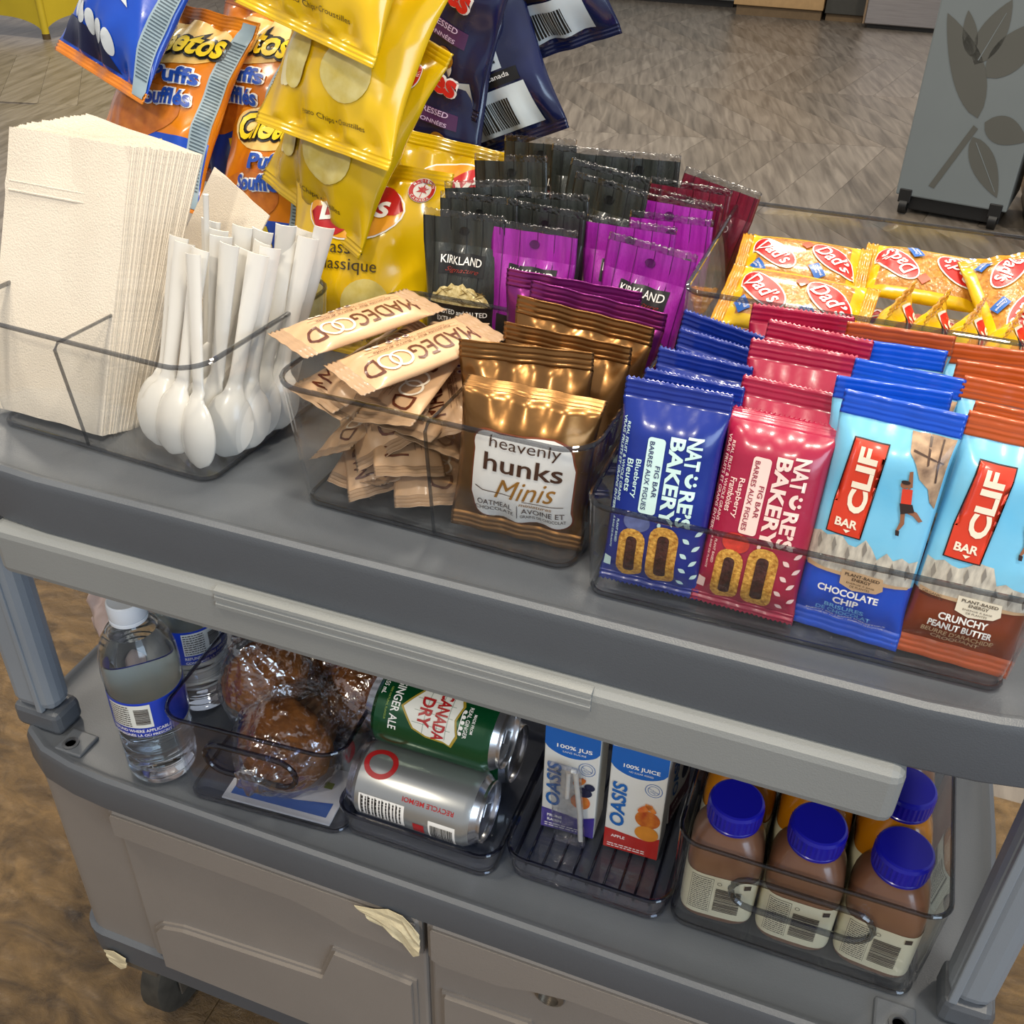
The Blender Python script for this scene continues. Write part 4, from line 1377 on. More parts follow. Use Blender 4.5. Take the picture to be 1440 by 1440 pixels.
def ridged(label, seed, front, w=0.118, h=0.165):
    t = thing('ridged_chip_bag', label, 'chip bag')
    P = Pack(w, h, 0.045, 0.010, 0.011, 0.32, 0.10, 0.0036, seed, 2.0, nu=44, nv=38, crimp=0.0005, wf=22, cre=0.006)
    P.build(t, [DF])
    S = P.front
    if front:
        decal('brand_outline', [T('Ruffles', -0.004, 0.104, 0.080, 0.026, -14, 0.09)], WHITE, S, 0.0016, t)
        decal('brand_lettering', [T('Ruffles', -0.004, 0.104, 0.077, 0.0225, -14, 0.04)], RED, S, 0.0030, t)
        decal('flavour_band', [poly([(-0.038, 0.082), (0.036, 0.070), (0.036, 0.056), (-0.038, 0.066)])], ink('plum_ink', '#4a2350'), S, 0.0012, t, 0.006)
        decal('flavour_lettering', [T('ALL DRESSED', 0, 0.0725, 0.054, 0.0050, -8, 0.01), T('ASSAISONN\u00c9ES', 0, 0.0640, 0.054, 0.0045, -8, 0.01)], ink('lilac_ink', '#c9b2cf'), S, 0.0018, t)
        decal('chip_picture', [ell(-0.024, 0.042, 0.017, 0.021, 20), ell(0.018, 0.044, 0.011, 0.009, -20)], ink('ochre_ink', '#a8741c'), S, 0.0013, t, 0.006)
        decal('cup_picture', [ell(0.012, 0.036, 0.016, 0.012, 0)], WHITE, S, 0.0011, t, 0.006)
        decal('white_panel', [poly([(-0.050, 0.011), (0.050, 0.011), (0.046, 0.030), (0.010, 0.020), (-0.046, 0.026)])], WH, S, 0.0012, t, 0.006)
        decal('panel_lettering', [T('NET WT', 0.004, 0.0195, 0.044, 0.0060, 6, 0.03)], RED, S, 0.0018, t)
    else:
        decal('back_panel', [rect(-0.036, 0.026, 0.070, 0.150)], WH, S, 0.0012, t, 0.006)
        decal('fine_print', fineprint(-0.030, 0.022, 0.074, 0.112, 7, seed) + fineprint(-0.030, 0.022, 0.126, 0.148, 5, seed + 1), ink('dark_slate_ink', '#2c3338'), S, 0.0017, t)
        decal('brand_lettering', [T('RUFFLES', 0.004, 0.118, 0.034, 0.0070, 6, 0.04)], ink('dull_orange_ink', '#b8431c'), S, 0.0018, t)
        decal('black_band', [rect(-0.044, 0.040, 0.056, 0.068)], BLACK, S, 0.0012, t, 0.006)
        decal('band_lettering', [T('f', -0.030, 0.062, 0.0045, 0.0095, 0, 0.05), T('Ruffles Canada', 0.006, 0.0640, 0.050, 0.0045, 0, 0.01)], WHITE, S, 0.0018, t)
        decal('barcode_panel', [rect(-0.036, 0.042, 0.014, 0.054)], WH, S, 0.0012, t, 0.006)
        decal('barcode', barcode(-0.024, 0.020, 0.018, 0.044, seed), BLACK, S, 0.0018, t)
    return t


place(ridged('midnight blue ridged chip bag with red logo, upper one beside the yellow bags', 21, True), -0.432, 0.948, 0.192, 10, -14, 14)
place(ridged('midnight blue ridged chip bag with white lower panel behind the charcoal packs', 22, True), -0.430, 0.935, 0.112, 12, -10, 2)
place(ridged('midnight blue chip bag turned to its white back panel and barcode, hanging low', 23, False, 0.125, 0.18), -0.352, 0.968, 0.150, 4, -6, -24)
place(ridged('midnight blue chip bag turned to its barcode, hanging highest over the floor', 24, False, 0.125, 0.17), -0.322, 1.010, 0.232, -12, 8, -20)

# rack that carries the bags
RK = M('black_rack_steel', '#15140f', 0.45, 0.4)
t = thing('snack_rack', 'black wire rack carrying the hanging chip bags', 'rack')
lathe('base', [(0.05, 0.004), (0.05, 0.010), (0.02, 0.014)], RK, t, 24)
V, F = tube([(0, 0, 0.012), (0, 0, 0.66)], 0.007, n=12)
mesh('pole', V, F, RK, t)
for z, dx, dy in ((0.645, -0.20, -0.01), (0.645, 0.02, -0.04), (0.645, 0.20, 0.06), (0.44, -0.18, 0.0), (0.44, 0.16, 0.03), (0.43, 0.03, -0.03), (0.27, -0.15, 0.0), (0.27, 0.05, -0.02)):
    V, F = tube([(0, 0, z), (dx * 0.6, dy * 0.6, z + 0.006), (dx, dy, z)], 0.0025, n=8)
    mesh('arm', V, F, RK, t)
t.location = (-0.545, 0.905, 0.0)

# ================================================================ NAPKINS
NAP = M('napkin_paper', '#d8cdbc', 0.9, 0, 0, 0.03, 30, 0.35, 700, 0.2)


def napkin(label, seed, group=None, emboss=False):
    t = thing('paper_napkin', label, 'napkin', group)
    w, h, n, m = 0.118, 0.222, 14, 26
    V, F = [], []
    for side in (0, 1):
        for j in range(m + 1):
            for i in range(n + 1):
                u, v = -w / 2 + w * i / n, h * j / m
                y = 0.0022 * sin(u * 46 + seed) * (v / h) + 0.003 * noise.noise((u * 18, v * 9, seed)) * (v / h)
                if emboss and 0.178 < v < 0.186:
                    y -= 0.0012
                V.append((u, y + (0.0009 if side else -0.0003), v + 0.0015 * noise.noise((u * 30, seed, 0))))
    R = n + 1
    K = R * (m + 1)
    for j in range(m):
        for i in range(n):
            a = j * R + i
            F.append((a, a + 1, a + R + 1, a + R))
            F.append((K + a, K + a + R, K + a + R + 1, K + a + 1))
    edge = [i for i in range(R)] + [j * R + n for j in range(1, m + 1)] + [m * R + i for i in range(n - 1, -1, -1)] + [j * R for j in range(m - 1, 0, -1)]
    for k in range(len(edge)):
        a, b = edge[k], edge[(k + 1) % len(edge)]
        F.append((a, K + a, K + b, b))
    mesh('sheet', V, F, NAP, t, None, True)
    if emboss:
        V, F = [], []
        for k in range(2):
            v0 = 0.1815 - 0.007 * k
            for i in range(n + 1):
                u = -w / 2 + 0.004 + (w - 0.006) * i / n
                y = 0.0022 * sin(u * 46 + seed) * (v0 / h) + 0.003 * noise.noise((u * 18, v0 * 9, seed)) * (v0 / h)
                V.append(Vector((u, y - 0.0008, v0)))
            T_, G = tube(V[-(n + 1):], 0.0009, False, 6)
            mesh('embossed_fold', T_, G, NAP, t)
    return t


gn = 'napkins in the stack behind the front one'
nf = napkin('front paper napkin with an embossed band facing out of the bin', 1, None, True)
place(nf, -0.600, 0.550, 0.006, 24, -3, 0)
nb = [napkin('white paper napkin edge-on in the stack of napkins', 3 + 0.02 * i, gn) for i in range(3)]
NN = 34
for i in range(NN):
    q = (i + 1) / NN
    o = nb[i] if i < 3 else dup(nb[i % 3])
    place(o, -0.600 + 0.010 * q + random.uniform(-0.0008, 0.0008), 0.550 + 0.036 * q, 0.006, 24, -3, 0 + 8 * q, 1.0 + random.uniform(-0.004, 0.004))
tl = napkin('loose paper napkin lying at the back of the napkin stack', 9)
place(tl, -0.560, 0.640, 0.012, 30, -24, 12, 0.80)

# ================================================================ CUTLERY
CUT = M('white_plastic', '#dcd8cf', 0.25, 0, 0.3, 0.02, 40, 0, 0, 0.5)
CUT.node_tree.nodes['Principled BSDF'].inputs['Subsurface Weight'].default_value = 0.0


def cutlery(kind, label, group=None):
    t = thing('plastic_' + kind, label, kind, group)
    L = 0.158
    n, m = 10, 44

    def half(s):
        if kind == 'spoon':
            if s < 0.052:
                q = s / 0.052
                return 0.0192 * (max(0.0, 1 - (2 * q - 0.92) ** 2 * (1.15 if q < 0.46 else 0.78)) ** 0.5 if q < 0.97 else 0.48) if q > 0.0 else 0.002
            return 0.0048 + 0.0030 * ((s - 0.052) / (L - 0.052)) + 0.003 * math.exp(-(s - 0.052) / 0.006)
        if kind == 'knife':
            return 0.0088 * min(1, s / 0.02 + 0.2) if s < 0.075 else 0.0055 + 0.0025 * (s - 0.075) / (L - 0.075)
        return 0.0125 if s < 0.040 else (0.0048 + 0.0077 * math.exp(-(s - 0.040) / 0.008) + 0.0030 * ((s - 0.04) / (L - 0.04)))

    def dep(s, x):
        if kind == 'spoon' and s < 0.056:
            q = s / 0.056
            return -0.0085 * sin(pi * min(1, q)) ** 0.8 * (1 - x * x)
        if kind == 'fork' and s < 0.05:
            return -0.005 * sin(pi * s / 0.05) * (1 - 0.3 * x * x)
        return 0.0022 * abs(x) ** 3 if s > 0.055 else 0.0
    V, F = [], []
    for side in (0, 1):
        for j in range(m + 1):
            s = L * j / m
            h = max(half(s), 0.0012)
            for i in range(n + 1):
                x = -1 + 2 * i / n
                V.append((x * h, dep(s, x) + (0.0012 if side else 0), s))
    R = n + 1
    K = R * (m + 1)
    for j in range(m):
        s = L * (j + 0.5) / m
        for i in range(n):
            if kind == 'fork' and s < 0.030 and i in (2, 5, 7):
                continue
            a = j * R + i
            F.append((a, a + 1, a + R + 1, a + R))
            F.append((K + a, K + a + R, K + a + R + 1, K + a + 1))
    edge = [i for i in range(R)] + [j * R + n for j in range(1, m + 1)] + [m * R + i for i in range(n - 1, -1, -1)] + [j * R for j in range(m - 1, 0, -1)]
    for k in range(len(edge)):
        a, b = edge[k], edge[(k + 1) % len(edge)]
        F.append((a, K + a, K + b, b))
    # bowl or blade is one part, the handle another
    js = {'spoon': 15, 'knife': 21, 'fork': 13}[kind]
    fa = [f for f in F if max((i % K) // R for i in f) <= js]
    fb = [f for f in F if max((i % K) // R for i in f) > js]
    nm = {'spoon': 'bowl', 'knife': 'blade', 'fork': 'tines'}[kind]
    for name, fs in ((nm, fa), ('handle', fb)):
        ids = sorted({i for f in fs for i in f})
        mp = {a: b for b, a in enumerate(ids)}
        mesh(name, [V[i] for i in ids], [tuple(mp[i] for i in f) for f in fs], CUT, t, None, True, None, 50)
    return t


gs, gf, gkn = 'plastic spoons in the bin', 'plastic forks in the bin', 'plastic knives in the bin'
sp = cutlery('spoon', 'white plastic spoon standing bowl down in the divided bin', gs)
fk = cutlery('fork', 'white plastic fork standing tines down in the divided bin', gf)
kn = cutlery('knife', 'white plastic knife standing blade down in the divided bin', gkn)
SPN = [((-0.472, 0.541, 0.009), (-0.452, 0.582, 0.150)), ((-0.489, 0.549, 0.008), (-0.470, 0.590, 0.150)), ((-0.497, 0.556, 0.008), (-0.482, 0.600, 0.150)), ((-0.443, 0.535, 0.006), (-0.452, 0.575, 0.150)),
       ((-0.436, 0.556, 0.006), (-0.413, 0.600, 0.150)), ((-0.428, 0.570, 0.006), (-0.410, 0.610, 0.146)), ((-0.432, 0.588, 0.006), (-0.412, 0.640, 0.140)), ((-0.470, 0.570, 0.006), (-0.432, 0.610, 0.150)),
       ((-0.455, 0.585, 0.006), (-0.424, 0.620, 0.150)), ((-0.425, 0.605, 0.006), (-0.398, 0.640, 0.142)), ((-0.440, 0.620, 0.006), (-0.410, 0.655, 0.140))]
for i, (a, b) in enumerate(SPN):
    place2(sp if i == 0 else dup(sp), a, b, (-8, 10, 4, -14, 25, 40, 20, 5, -10, 30, 12)[i])
FRK = [((-0.452, 0.562, 0.010), (-0.430, 0.590, 0.160)), ((-0.462, 0.600, 0.010), (-0.440, 0.625, 0.165)), ((-0.480, 0.592, 0.010), (-0.452, 0.612, 0.165)), ((-0.445, 0.640, 0.010), (-0.412, 0.640, 0.160))]
for i, (a, b) in enumerate(FRK):
    place2(fk if i == 0 else dup(fk), a, b, 10 * i)
KNF = [((-0.486, 0.610, 0.012), (-0.462, 0.618, 0.172)), ((-0.470, 0.622, 0.010), (-0.425, 0.630, 0.165)), ((-0.462, 0.578, 0.010), (-0.440, 0.600, 0.168)), ((-0.430, 0.632, 0.012), (-0.392, 0.650, 0.140))]
for i, (a, b) in enumerate(KNF):
    place2(kn if i == 0 else dup(kn), a, b, 15 * i)
V, F = tube([(0, 0, 0), (0, 0, 0.185)], 0.0022, n=10)
st = tag(mesh('stir_stick', V, F, CUT, None), 'thin white stir stick rising above the plastic cutlery', 'stir stick')
place2(st, (-0.476, 0.600, 0.006), (-0.458, 0.612, 0.186))

# ================================================================ GRANOLA BARS
BEI = M('beige_bar_film', '#c9a27a', 0.42, 0, 0.15, 0.05, 30, 0.25, 60)
BEIS = M('beige_seal_film', '#a8896a', 0.42, 0, 0.15, 0.05, 30, 0.25, 60)
BRI = ink('russet_ink', '#5a2712')


def granola(label, seed, printed, group=None):
    t = thing('granola_bar', label, 'snack bar', group)
    # length along local z
    P = Pack(0.052, 0.122, 0.013, 0.012, 0.012, 0.12, 0.03, 0.0010, seed, 3.2, nu=24, nv=22, crimp=0.0007, ns=10)
    P.build(t, [BEI], None, [BEIS], lambda u, v, s: 0)
    if printed:
        S = P.front
        r = 90
        decal('brand_lettering', [T('MADEG', -0.009, 0.0435, 0.052, 0.0185, r, 0.0)], BRI, S, 0.0006, t)
        decal('brand_lettering', [T('D', -0.009, 0.1020, 0.0110, 0.0185, r, 0.0)], BRI, S, 0.0006, t)
        decal('ring_mark', [ring(-0.009, 0.0790, 0.0098, 0.0084, 0.0018), ring(-0.009, 0.0885, 0.0098, 0.0084, 0.0018)], CREAM, S, 0.0009, t)
        decal('small_lettering', [T('Granola Bar \u2022 Barre granola', 0.0075, 0.060, 0.064, 0.0036, r, 0.0), T('Chocolate Chip \u2022 P\u00e9pites de chocolat', 0.0120, 0.058, 0.056, 0.0024, r, 0.0)], BRI, S, 0.0006, t)
        decal('rule', [rect(0.0096, 0.0099, 0.022, 0.098), rect(0.0050, 0.0053, 0.022, 0.098)], BRI, S, 0.0006, t, 0.01)
        bd = [ell(0.0165, 0.060 + 0.007 * i, 0.0026, 0.0026) for i in range(3)] + [rect(0.0143, 0.0187, 0.083 + 0.006 * i, 0.0875 + 0.006 * i) for i in range(2)]
        decal('badges', bd, ink('pale_badge_ink', '#e2d4bd'), S, 0.0007, t)
        decal('badge_detail', [ell(0.0165, 0.060 + 0.007 * i, 0.0013, 0.0013) for i in range(3)], ink('plum_ink', '#4a2350'), S, 0.0010, t)
        S2 = P.back
        decal('fine_print', fineprint(-0.012, 0.012, 0.03, 0.06, 7, seed), DARK, S2, 0.0006, t)
        decal('barcode', barcode(-0.012, 0.012, 0.075, 0.095, seed, False), DARK, S2, 0.0006, t)
    return t


def lay_bar(o, c, d, up, s=1.0):
    """centre c, long axis towards d (local +z), printed face towards up (local -y)"""
    d, up = Vector(d).normalized(), Vector(up)
    x = (-up).cross(d).normalized()
    y = d.cross(x)
    m = Matrix((x, y, d)).transposed().to_4x4() @ Matrix.Scale(s, 4)
    m.translation = Vector(c) - d * 0.061 * s
    o.matrix_basis = m
    return o


ga = granola('beige granola bar on top of the pile with brown lettering, next to the cutlery', 1, True)
lay_bar(ga, (-0.340, 0.612, 0.112), (-0.058, -0.104, -0.004), (-0.25, -0.45, 1))
gb_ = granola('beige granola bar on top of the pile with brown lettering, next to the bronze packs', 2, True)
lay_bar(gb_, (-0.285, 0.594, 0.106), (-0.066, -0.105, -0.010), (-0.25, -0.45, 1))
gg = 'beige granola bars jumbled in the pile'
g0 = granola('beige granola bar jumbled in the pile inside the divided bin', 3, True, gg)
rn = random.Random(21)
JUM = [(-0.262, 0.585, 0.090, 20, -50), (-0.330, 0.600, 0.092, -160, 10)]
first = True
for z, n in ((0.012, 2), (0.026, 2), (0.042, 3), (0.058, 2), (0.073, 3), (0.088, 2)):
    for k in range(n):
        x = -0.303 + (k - (n - 1) / 2) * (0.080 / n) + rn.uniform(-0.004, 0.004)
        y = 0.606 + rn.uniform(-0.012, 0.012)
        a = rad(rn.uniform(48, 132) + (180 if rn.random() < 0.5 else 0))
        el = rn.uniform(-0.28, 0.28)
        o = g0 if first else dup(g0)
        first = False
        lay_bar(o, (x, y, z), (cos(a) * 0.7, sin(a), el), (rn.uniform(-0.7, 0.7), rn.uniform(-0.9, -0.1), 1), rn.uniform(0.92, 1.0))

# ================================================================ COOKIES
CW = M('cookie_window_film', '#a0641c', 0.22, 0, 0.7, 0, 240, 0.5, 220, 0.5, '#d2953e')
CY = M('yellow_cookie_film', '#dcae0a', 0.22, 0, 0.6, 0, 30, 0.4, 40, 0.5, '#eec81e')
CO = M('amber_cookie_film', '#b8760c', 0.2, 0, 0.7, 0, 60, 0.4, 60, 0.5, '#dca01e')
DBLUE = ink('ribbon_blue_ink', '#1f5fb0')


def cookie(label, seed, group=None):
    t = thing('cookie_pack', label, 'cookie pack', group)
    P = Pack(0.062, 0.112, 0.024, 0.010, 0.010, 0.14, 0.03, 0.0018, seed, 2.6, nu=32, nv=26, crimp=0.0008, wf=30)
    P.build(t, [CW, CY, CO], lambda u, v, s: (0 if (abs(u) < 0.024 and 0.016 < v < 0.096 and s > 0) else 1), [CO], lambda u, v, s: 0)
    S = P.front
    for cv, r in ((0.032, 66), (0.082, 66)):
        decal('logo_patch', [ell(0.0, cv, 0.0235, 0.0115, r - 66 + 52)], WHITE, S, 0.0012, t, 0.005)
        decal('logo_badge', [ell(0.0, cv, 0.0222, 0.0103, r - 66 + 52)], RED, S, 0.0016, t, 0.005)
        decal('brand_lettering', [T('Dad\u2019s', 0.0, cv, 0.034, 0.0125, 52, 0.012, 0.25)], WHITE, S, 0.0024, t)
        decal('ribbon', [poly([(0.008, cv - 0.012), (0.020, cv - 0.004), (0.024, cv - 0.012), (0.012, cv - 0.020)])], DBLUE, S, 0.0020, t, 0.005)
        decal('ribbon_lettering', [T('Oatmeal', 0.0160, cv - 0.0105, 0.011, 0.0022, 34), T('Avoine', 0.0150, cv - 0.0140, 0.009, 0.0022, 34)], WHITE, S, 0.0026, t)
    decal('warning_mark', [spin2(rect(-0.018, -0.010, 0.054, 0.062), -0.014, 0.058, 45)], ink('orange_red_ink', '#d9481c'), S, 0.0014, t)
    return t


def lay_pack(o, c, d, up, L=0.112, s=1.0):
    d, up = Vector(d).normalized(), Vector(up)
    x = (-up).cross(d).normalized()
    y = d.cross(x)
    m = Matrix((x, y, d)).transposed().to_4x4() @ Matrix.Scale(s, 4)
    m.translation = Vector(c) - d * L / 2 * s
    o.matrix_basis = m
    return o


ck = cookie('yellow wrapped cookie pack lying flat on top near the nut packs', 1)
lay_pack(ck, (-0.046, 0.750, 0.120), (1, -0.10, 0.0), (0, -0.50, 1))
ck2 = dup(ck, 'yellow wrapped cookie pack lying behind the flat front pack')
lay_pack(ck2, (-0.052, 0.842, 0.118), (1, 0.02, 0.0), (0, -0.45, 1), s=0.95)
ck3 = dup(ck, 'yellow wrapped cookie pack lying against the rear wall of the bin')
lay_pack(ck3, (0.046, 0.850, 0.120), (-1, 0.08, 0.0), (0, -0.45, 1), s=0.95)
ck4 = cookie('yellow wrapped cookie pack tilted upright beside the wooden floor side', 2)
ck4['label'] = 'yellow wrapped cookie pack tipped up on the standing packs'
lay_pack(ck4, (0.108, 0.805, 0.128), (0.25, -0.75, -0.25), (-0.1, -0.5, 1), s=0.95)
gc = 'cookie packs standing on edge in the bin'
ce = cookie('yellow wrapped cookie pack standing on edge in the bin, fin seal up', 3, gc)
for i, (x, y) in enumerate(((0.022, 0.764), (0.047, 0.760), (0.072, 0.757), (0.099, 0.754), (0.126, 0.752))):
    o = ce if i == 0 else dup(ce)
    lay_pack(o, (x, y, 0.083), (0.12, -0.04, 1), (1, -0.25, 0.0), s=1.0)
gc2 = 'cookie packs under the top layer'
cu_ = cookie('yellow wrapped cookie pack buried under the top cookie packs', 4, gc2)
for i, (x, y, z) in enumerate(((-0.046, 0.766, 0.070), (-0.050, 0.850, 0.066), (0.046, 0.852, 0.068), (0.112, 0.848, 0.060), (-0.046, 0.766, 0.036), (-0.050, 0.850, 0.034), (0.046, 0.852, 0.036))):
    o = cu_ if i == 0 else dup(cu_)
    lay_pack(o, (x, y, z), (1, 0.03, 0.0), (0, -0.3, 1), s=0.98)

# ================================================================ LOWER SHELF: WATER
LZ = -0.3095
WATER = glass('water', '#f4fafc', 1.33, 0.0)
WLAB = M('blue_label_film', '#1638a8', 0.3, 0, 0.4, 0.05, 30)
CAPW = M('frosted_white_cap', '#d5dbe2', 0.35, 0, 0.2, 0.02, 40)


def cyl(r, z0=0.0):
    return lambda u, v, off: Vector(((r + off) * sin(u / r), -(r + off) * cos(u / r), z0 + v))


def water_bottle(label, group=None):
    t = thing('water_bottle', label, 'water bottle', group)
    R = 0.0315
    pr = [(0.020, 0.0), (0.0275, 0.001), (0.0305, 0.006), (0.0312, 0.011)]
    for k in range(5):
        z = 0.014 + k * 0.0108
        pr += [(0.0312, z), (0.0288, z + 0.003), (0.0288, z + 0.0055), (0.0312, z + 0.0085)]
    pr += [(R, 0.068), (R, 0.106), (0.0322, 0.111), (0.0326, 0.124), (0.0318, 0.138), (0.0285, 0.153), (0.0220, 0.164), (0.0160, 0.170), (0.0130, 0.174), (0.0128, 0.178), (0.0128, 0.182)]
    lathe('bottle', pr, PET, t, 40)
    lathe('water_body', [(max(0.001, r - 0.0009), z + 0.0012) for r, z in pr[:-4]], WATER, t, 40)
    lathe('label_liner', [(R + 0.0001, 0.0675), (R + 0.0002, 0.068), (R + 0.0002, 0.1055), (R + 0.0001, 0.106)], ink('label_reverse', '#c9c5ba'), t, 40, caps=False)
    lathe('label_band', [(R + 0.0005, 0.067), (R + 0.0007, 0.068), (R + 0.0007, 0.1055), (R + 0.0005, 0.1065)], WLAB, t, 40, caps=False)
    S0 = cyl(R + 0.0009)
    S = lambda u, v, off: S0(u, v - 0.0215, off)
    decal('label_panel', [rect(-0.020, 0.018, 0.100, 0.126)], ink('pale_label_ink', '#d8dad2'), S, 0.0002, t, 0.003)
    decal('panel_print', fineprint(-0.019, 0.000, 0.101, 0.125, 9, 4), DARK, S, 0.0005, t, 0.003)
    decal('panel_print', barcode(0.004, 0.016, 0.104, 0.122, 3, False), DARK, S, 0.0005, t, 0.003)
    decal('label_lettering', [T('REFUND WHERE APPLICABLE', 0.006, 0.0965, 0.052, 0.0034, 0, 0.01), T('CONSIGN\u00c9E L\u00c0 O\u00d9 PRESCRIT', 0.006, 0.0917, 0.052, 0.0034, 0, 0.01)], WHITE, S, 0.0004, t)
    c = lathe('cap', [(0.0150, 0.1785), (0.0156, 0.180), (0.0156, 0.190), (0.0152, 0.1935), (0.0140, 0.1945), (0.0120, 0.1940)], CAPW, t, 36)
    V, F = [], []
    lathe('cap_ring', [(0.0150, 0.1745), (0.0156, 0.1750), (0.0156, 0.1775), (0.0150, 0.178)], CAPW, t, 36)
    return t


w1 = water_bottle('clear water bottle with blue label beside the muffin bin')
place(w1, -0.511, 0.499, LZ, 0, 12, 0)
place(dup(w1, 'clear water bottle with blue label behind the foremost bottle'), -0.530, 0.588, LZ, 0, 60, 0)
place(dup(w1, 'water bottle hidden behind the muffin bin, only its blue label showing'), -0.497, 0.652, LZ, 0, 140, 0)
# pale plastic bag slumped behind the bottles
bm = bmesh.new()
bmesh.ops.create_icosphere(bm, subdivisions=4, radius=1)
for v in bm.verts:
    n = noise.noise(v.co * 2.3) * 0.35 + noise.noise(v.co * 6) * 0.12
    v.co = Vector((v.co.x * 0.042 * (1 + n), v.co.y * 0.04 * (1 + n), (v.co.z + 1) * 0.065 * (1 + 0.3 * n)))
o = bm_obj('plastic_bag', bm, M('pinkish_plastic', '#c9b3ac', 0.35, 0, 0.3, 0.1, 30, 0.5, 60), None, True)
tag(o, 'pale pinkish plastic bag slumped behind the water bottles', 'bag')
o.location = (-0.606, 0.606, LZ)

# ================================================================ MUFFINS
MUF = M('muffin_crumb', '#5e3413', 0.7, 0, 0, 0, 90, 0.8, 160, 0.3, '#a2642a')
CASE = M('muffin_case', '#8a5f38', 0.7, 0, 0, 0.1, 60)


def muffin(label, seed, group=None, s=1.0):
    t = thing('wrapped_muffin', label, 'muffin', group)
    V, F = [], []
    n = 56
    prof = [(0.026, 0.0), (0.0275, 0.004), (0.034, 0.044)]
    for i, (r, z) in enumerate(prof):
        for k in range(n):
            a = 2 * pi * k / n
            rr_ = r + (0.0012 if k % 2 else -0.0012)
            V.append((rr_ * cos(a), rr_ * sin(a), z))
    for i in range(2):
        for k in range(n):
            k2 = (k + 1) % n
            F.append((i * n + k, i * n + k2, (i + 1) * n + k2, (i + 1) * n + k))
    F.append(tuple(range(n - 1, -1, -1)))
    mesh('paper_case', V, F, CASE, t, None, False)
    bm = bmesh.new()
    bmesh.ops.create_icosphere(bm, subdivisions=4, radius=1)
    for v in bm.verts:
        d = 1 + 0.10 * noise.noise(v.co * 2.2 + Vector((seed, 0, 0))) + 0.05 * noise.noise(v.co * 7)
        z = v.co.z
        v.co = Vector((v.co.x * 0.041 * d, v.co.y * 0.041 * d, 0.044 + (0.030 * z if z > 0 else 0.012 * z) * d))
    bm_obj('muffin_top', bm, MUF, t, True)
    # cling film gathered to a twist above the muffin
    bm = bmesh.new()
    bmesh.ops.create_icosphere(bm, subdivisions=5, radius=1)
    for v in bm.verts:
        p = v.co.copy()
        a = math.atan2(p.y, p.x)
        z = p.z
        d = 1 + 0.05 * noise.noise(p * 3 + Vector((seed, 5, 0))) + 0.045 * abs(noise.noise(p * 8 + Vector((0, seed, 0))))
        if z > 0.45:
            q = (z - 0.45) / 0.55
            fold = 1 + 0.16 * sin(a * 9 + seed) * q
            r = 0.046 * math.hypot(p.x, p.y) * (1 - 0.5 * q) * fold
            if q > 0.75:
                r += 0.010 * (q - 0.75) * 4 * (0.7 + 0.3 * sin(a * 7))
            zz = 0.060 + 0.048 * q
            v.co = Vector((r * cos(a) * d, r * sin(a) * d, zz))
        else:
            v.co = Vector((p.x * 0.0475 * d, p.y * 0.0475 * d, max(0.001, 0.030 + 0.062 * z * d) if z < 0 else 0.030 + 0.066 * z * d))
    bm_obj('film_wrap', bm, WRAPF, t, True)
    return t


place(muffin('brown muffin in cling film nearest the water bottles, heaped in the bin', 1), -0.428, 0.576, LZ + 0.036, -18, 0, -6, 0.96)
place(muffin('brown muffin in cling film beside the can tray, tipped over in the bin', 2), -0.366, 0.590, LZ + 0.030, 20, 0, 24, 0.88)
place(muffin('speckled brown muffin lying with its top against the handled wall of the bin', 3), -0.394, 0.566, LZ + 0.036, -72, 4, 0, 1.06)
place(muffin('brown muffin in cling film at the rear of the bin', 4), -0.398, 0.640, LZ + 0.020, 0, 70, 0, 0.95)
# printed card lying under the muffins
t = thing('printed_card', 'white and blue printed card lying at the bottom of the muffin bin', 'card')
boxo('card', -0.052, 0.052, 0, 0.060, 0, 0.0022, M('card_white', '#dcdcd8', 0.5), t, 0.0008)
fl2 = lambda u, v, off: Vector((u, v, 0.0023 + off))
decal('blue_field', [poly([(-0.046, 0.006), (0.046, 0.006), (0.046, 0.022), (0.01, 0.016), (-0.046, 0.024)])], ink('card_blue_ink', '#2558a6'), fl2, 0.0002, t)
decal('small_mark', [rect(0.030, 0.038, 0.036, 0.043)], ink('card_green_ink', '#6c8a3c'), fl2, 0.0002, t)
place(t, -0.385, 0.484, LZ + 0.0035, 0, 4, 0)

# ================================================================ SODA CANS
ALU = M('bare_aluminium', '#c8c8ca', 0.22, 0.95, 0, 0.03, 40)
GREEN = M('green_can_coat', '#0b4a26', 0.22, 0.35, 0.4, 0.04, 20)
SILV = M('silver_can_coat', '#aeb0ae', 0.28, 0.7, 0.3, 0.04, 20)


def can(label, coat):
    t = thing('soda_can', label, 'soda can')
    R = 0.033
    lathe('body', [(R - 0.0035, 0.008), (R, 0.012), (R, 0.108), (R - 0.0030, 0.114)], coat, t, 48)
    lathe('bottom', [(0.022, 0.004), (0.024, 0.0005), (0.0255, 0.0005), (R - 0.0034, 0.0082)], ALU, t, 48)
    lathe('lid', [(R - 0.0030, 0.1138), (0.0262, 0.1190), (0.0268, 0.1215), (0.0262, 0.1225), (0.0252, 0.1215), (0.0245, 0.1180), (0.004, 0.1175)], ALU, t, 48)
    tb = boxo('pull_tab', -0.006, 0.006, -0.002, 0.014, 0.1178, 0.1190, ALU, t, 0.0005)
    return t, cyl(R)


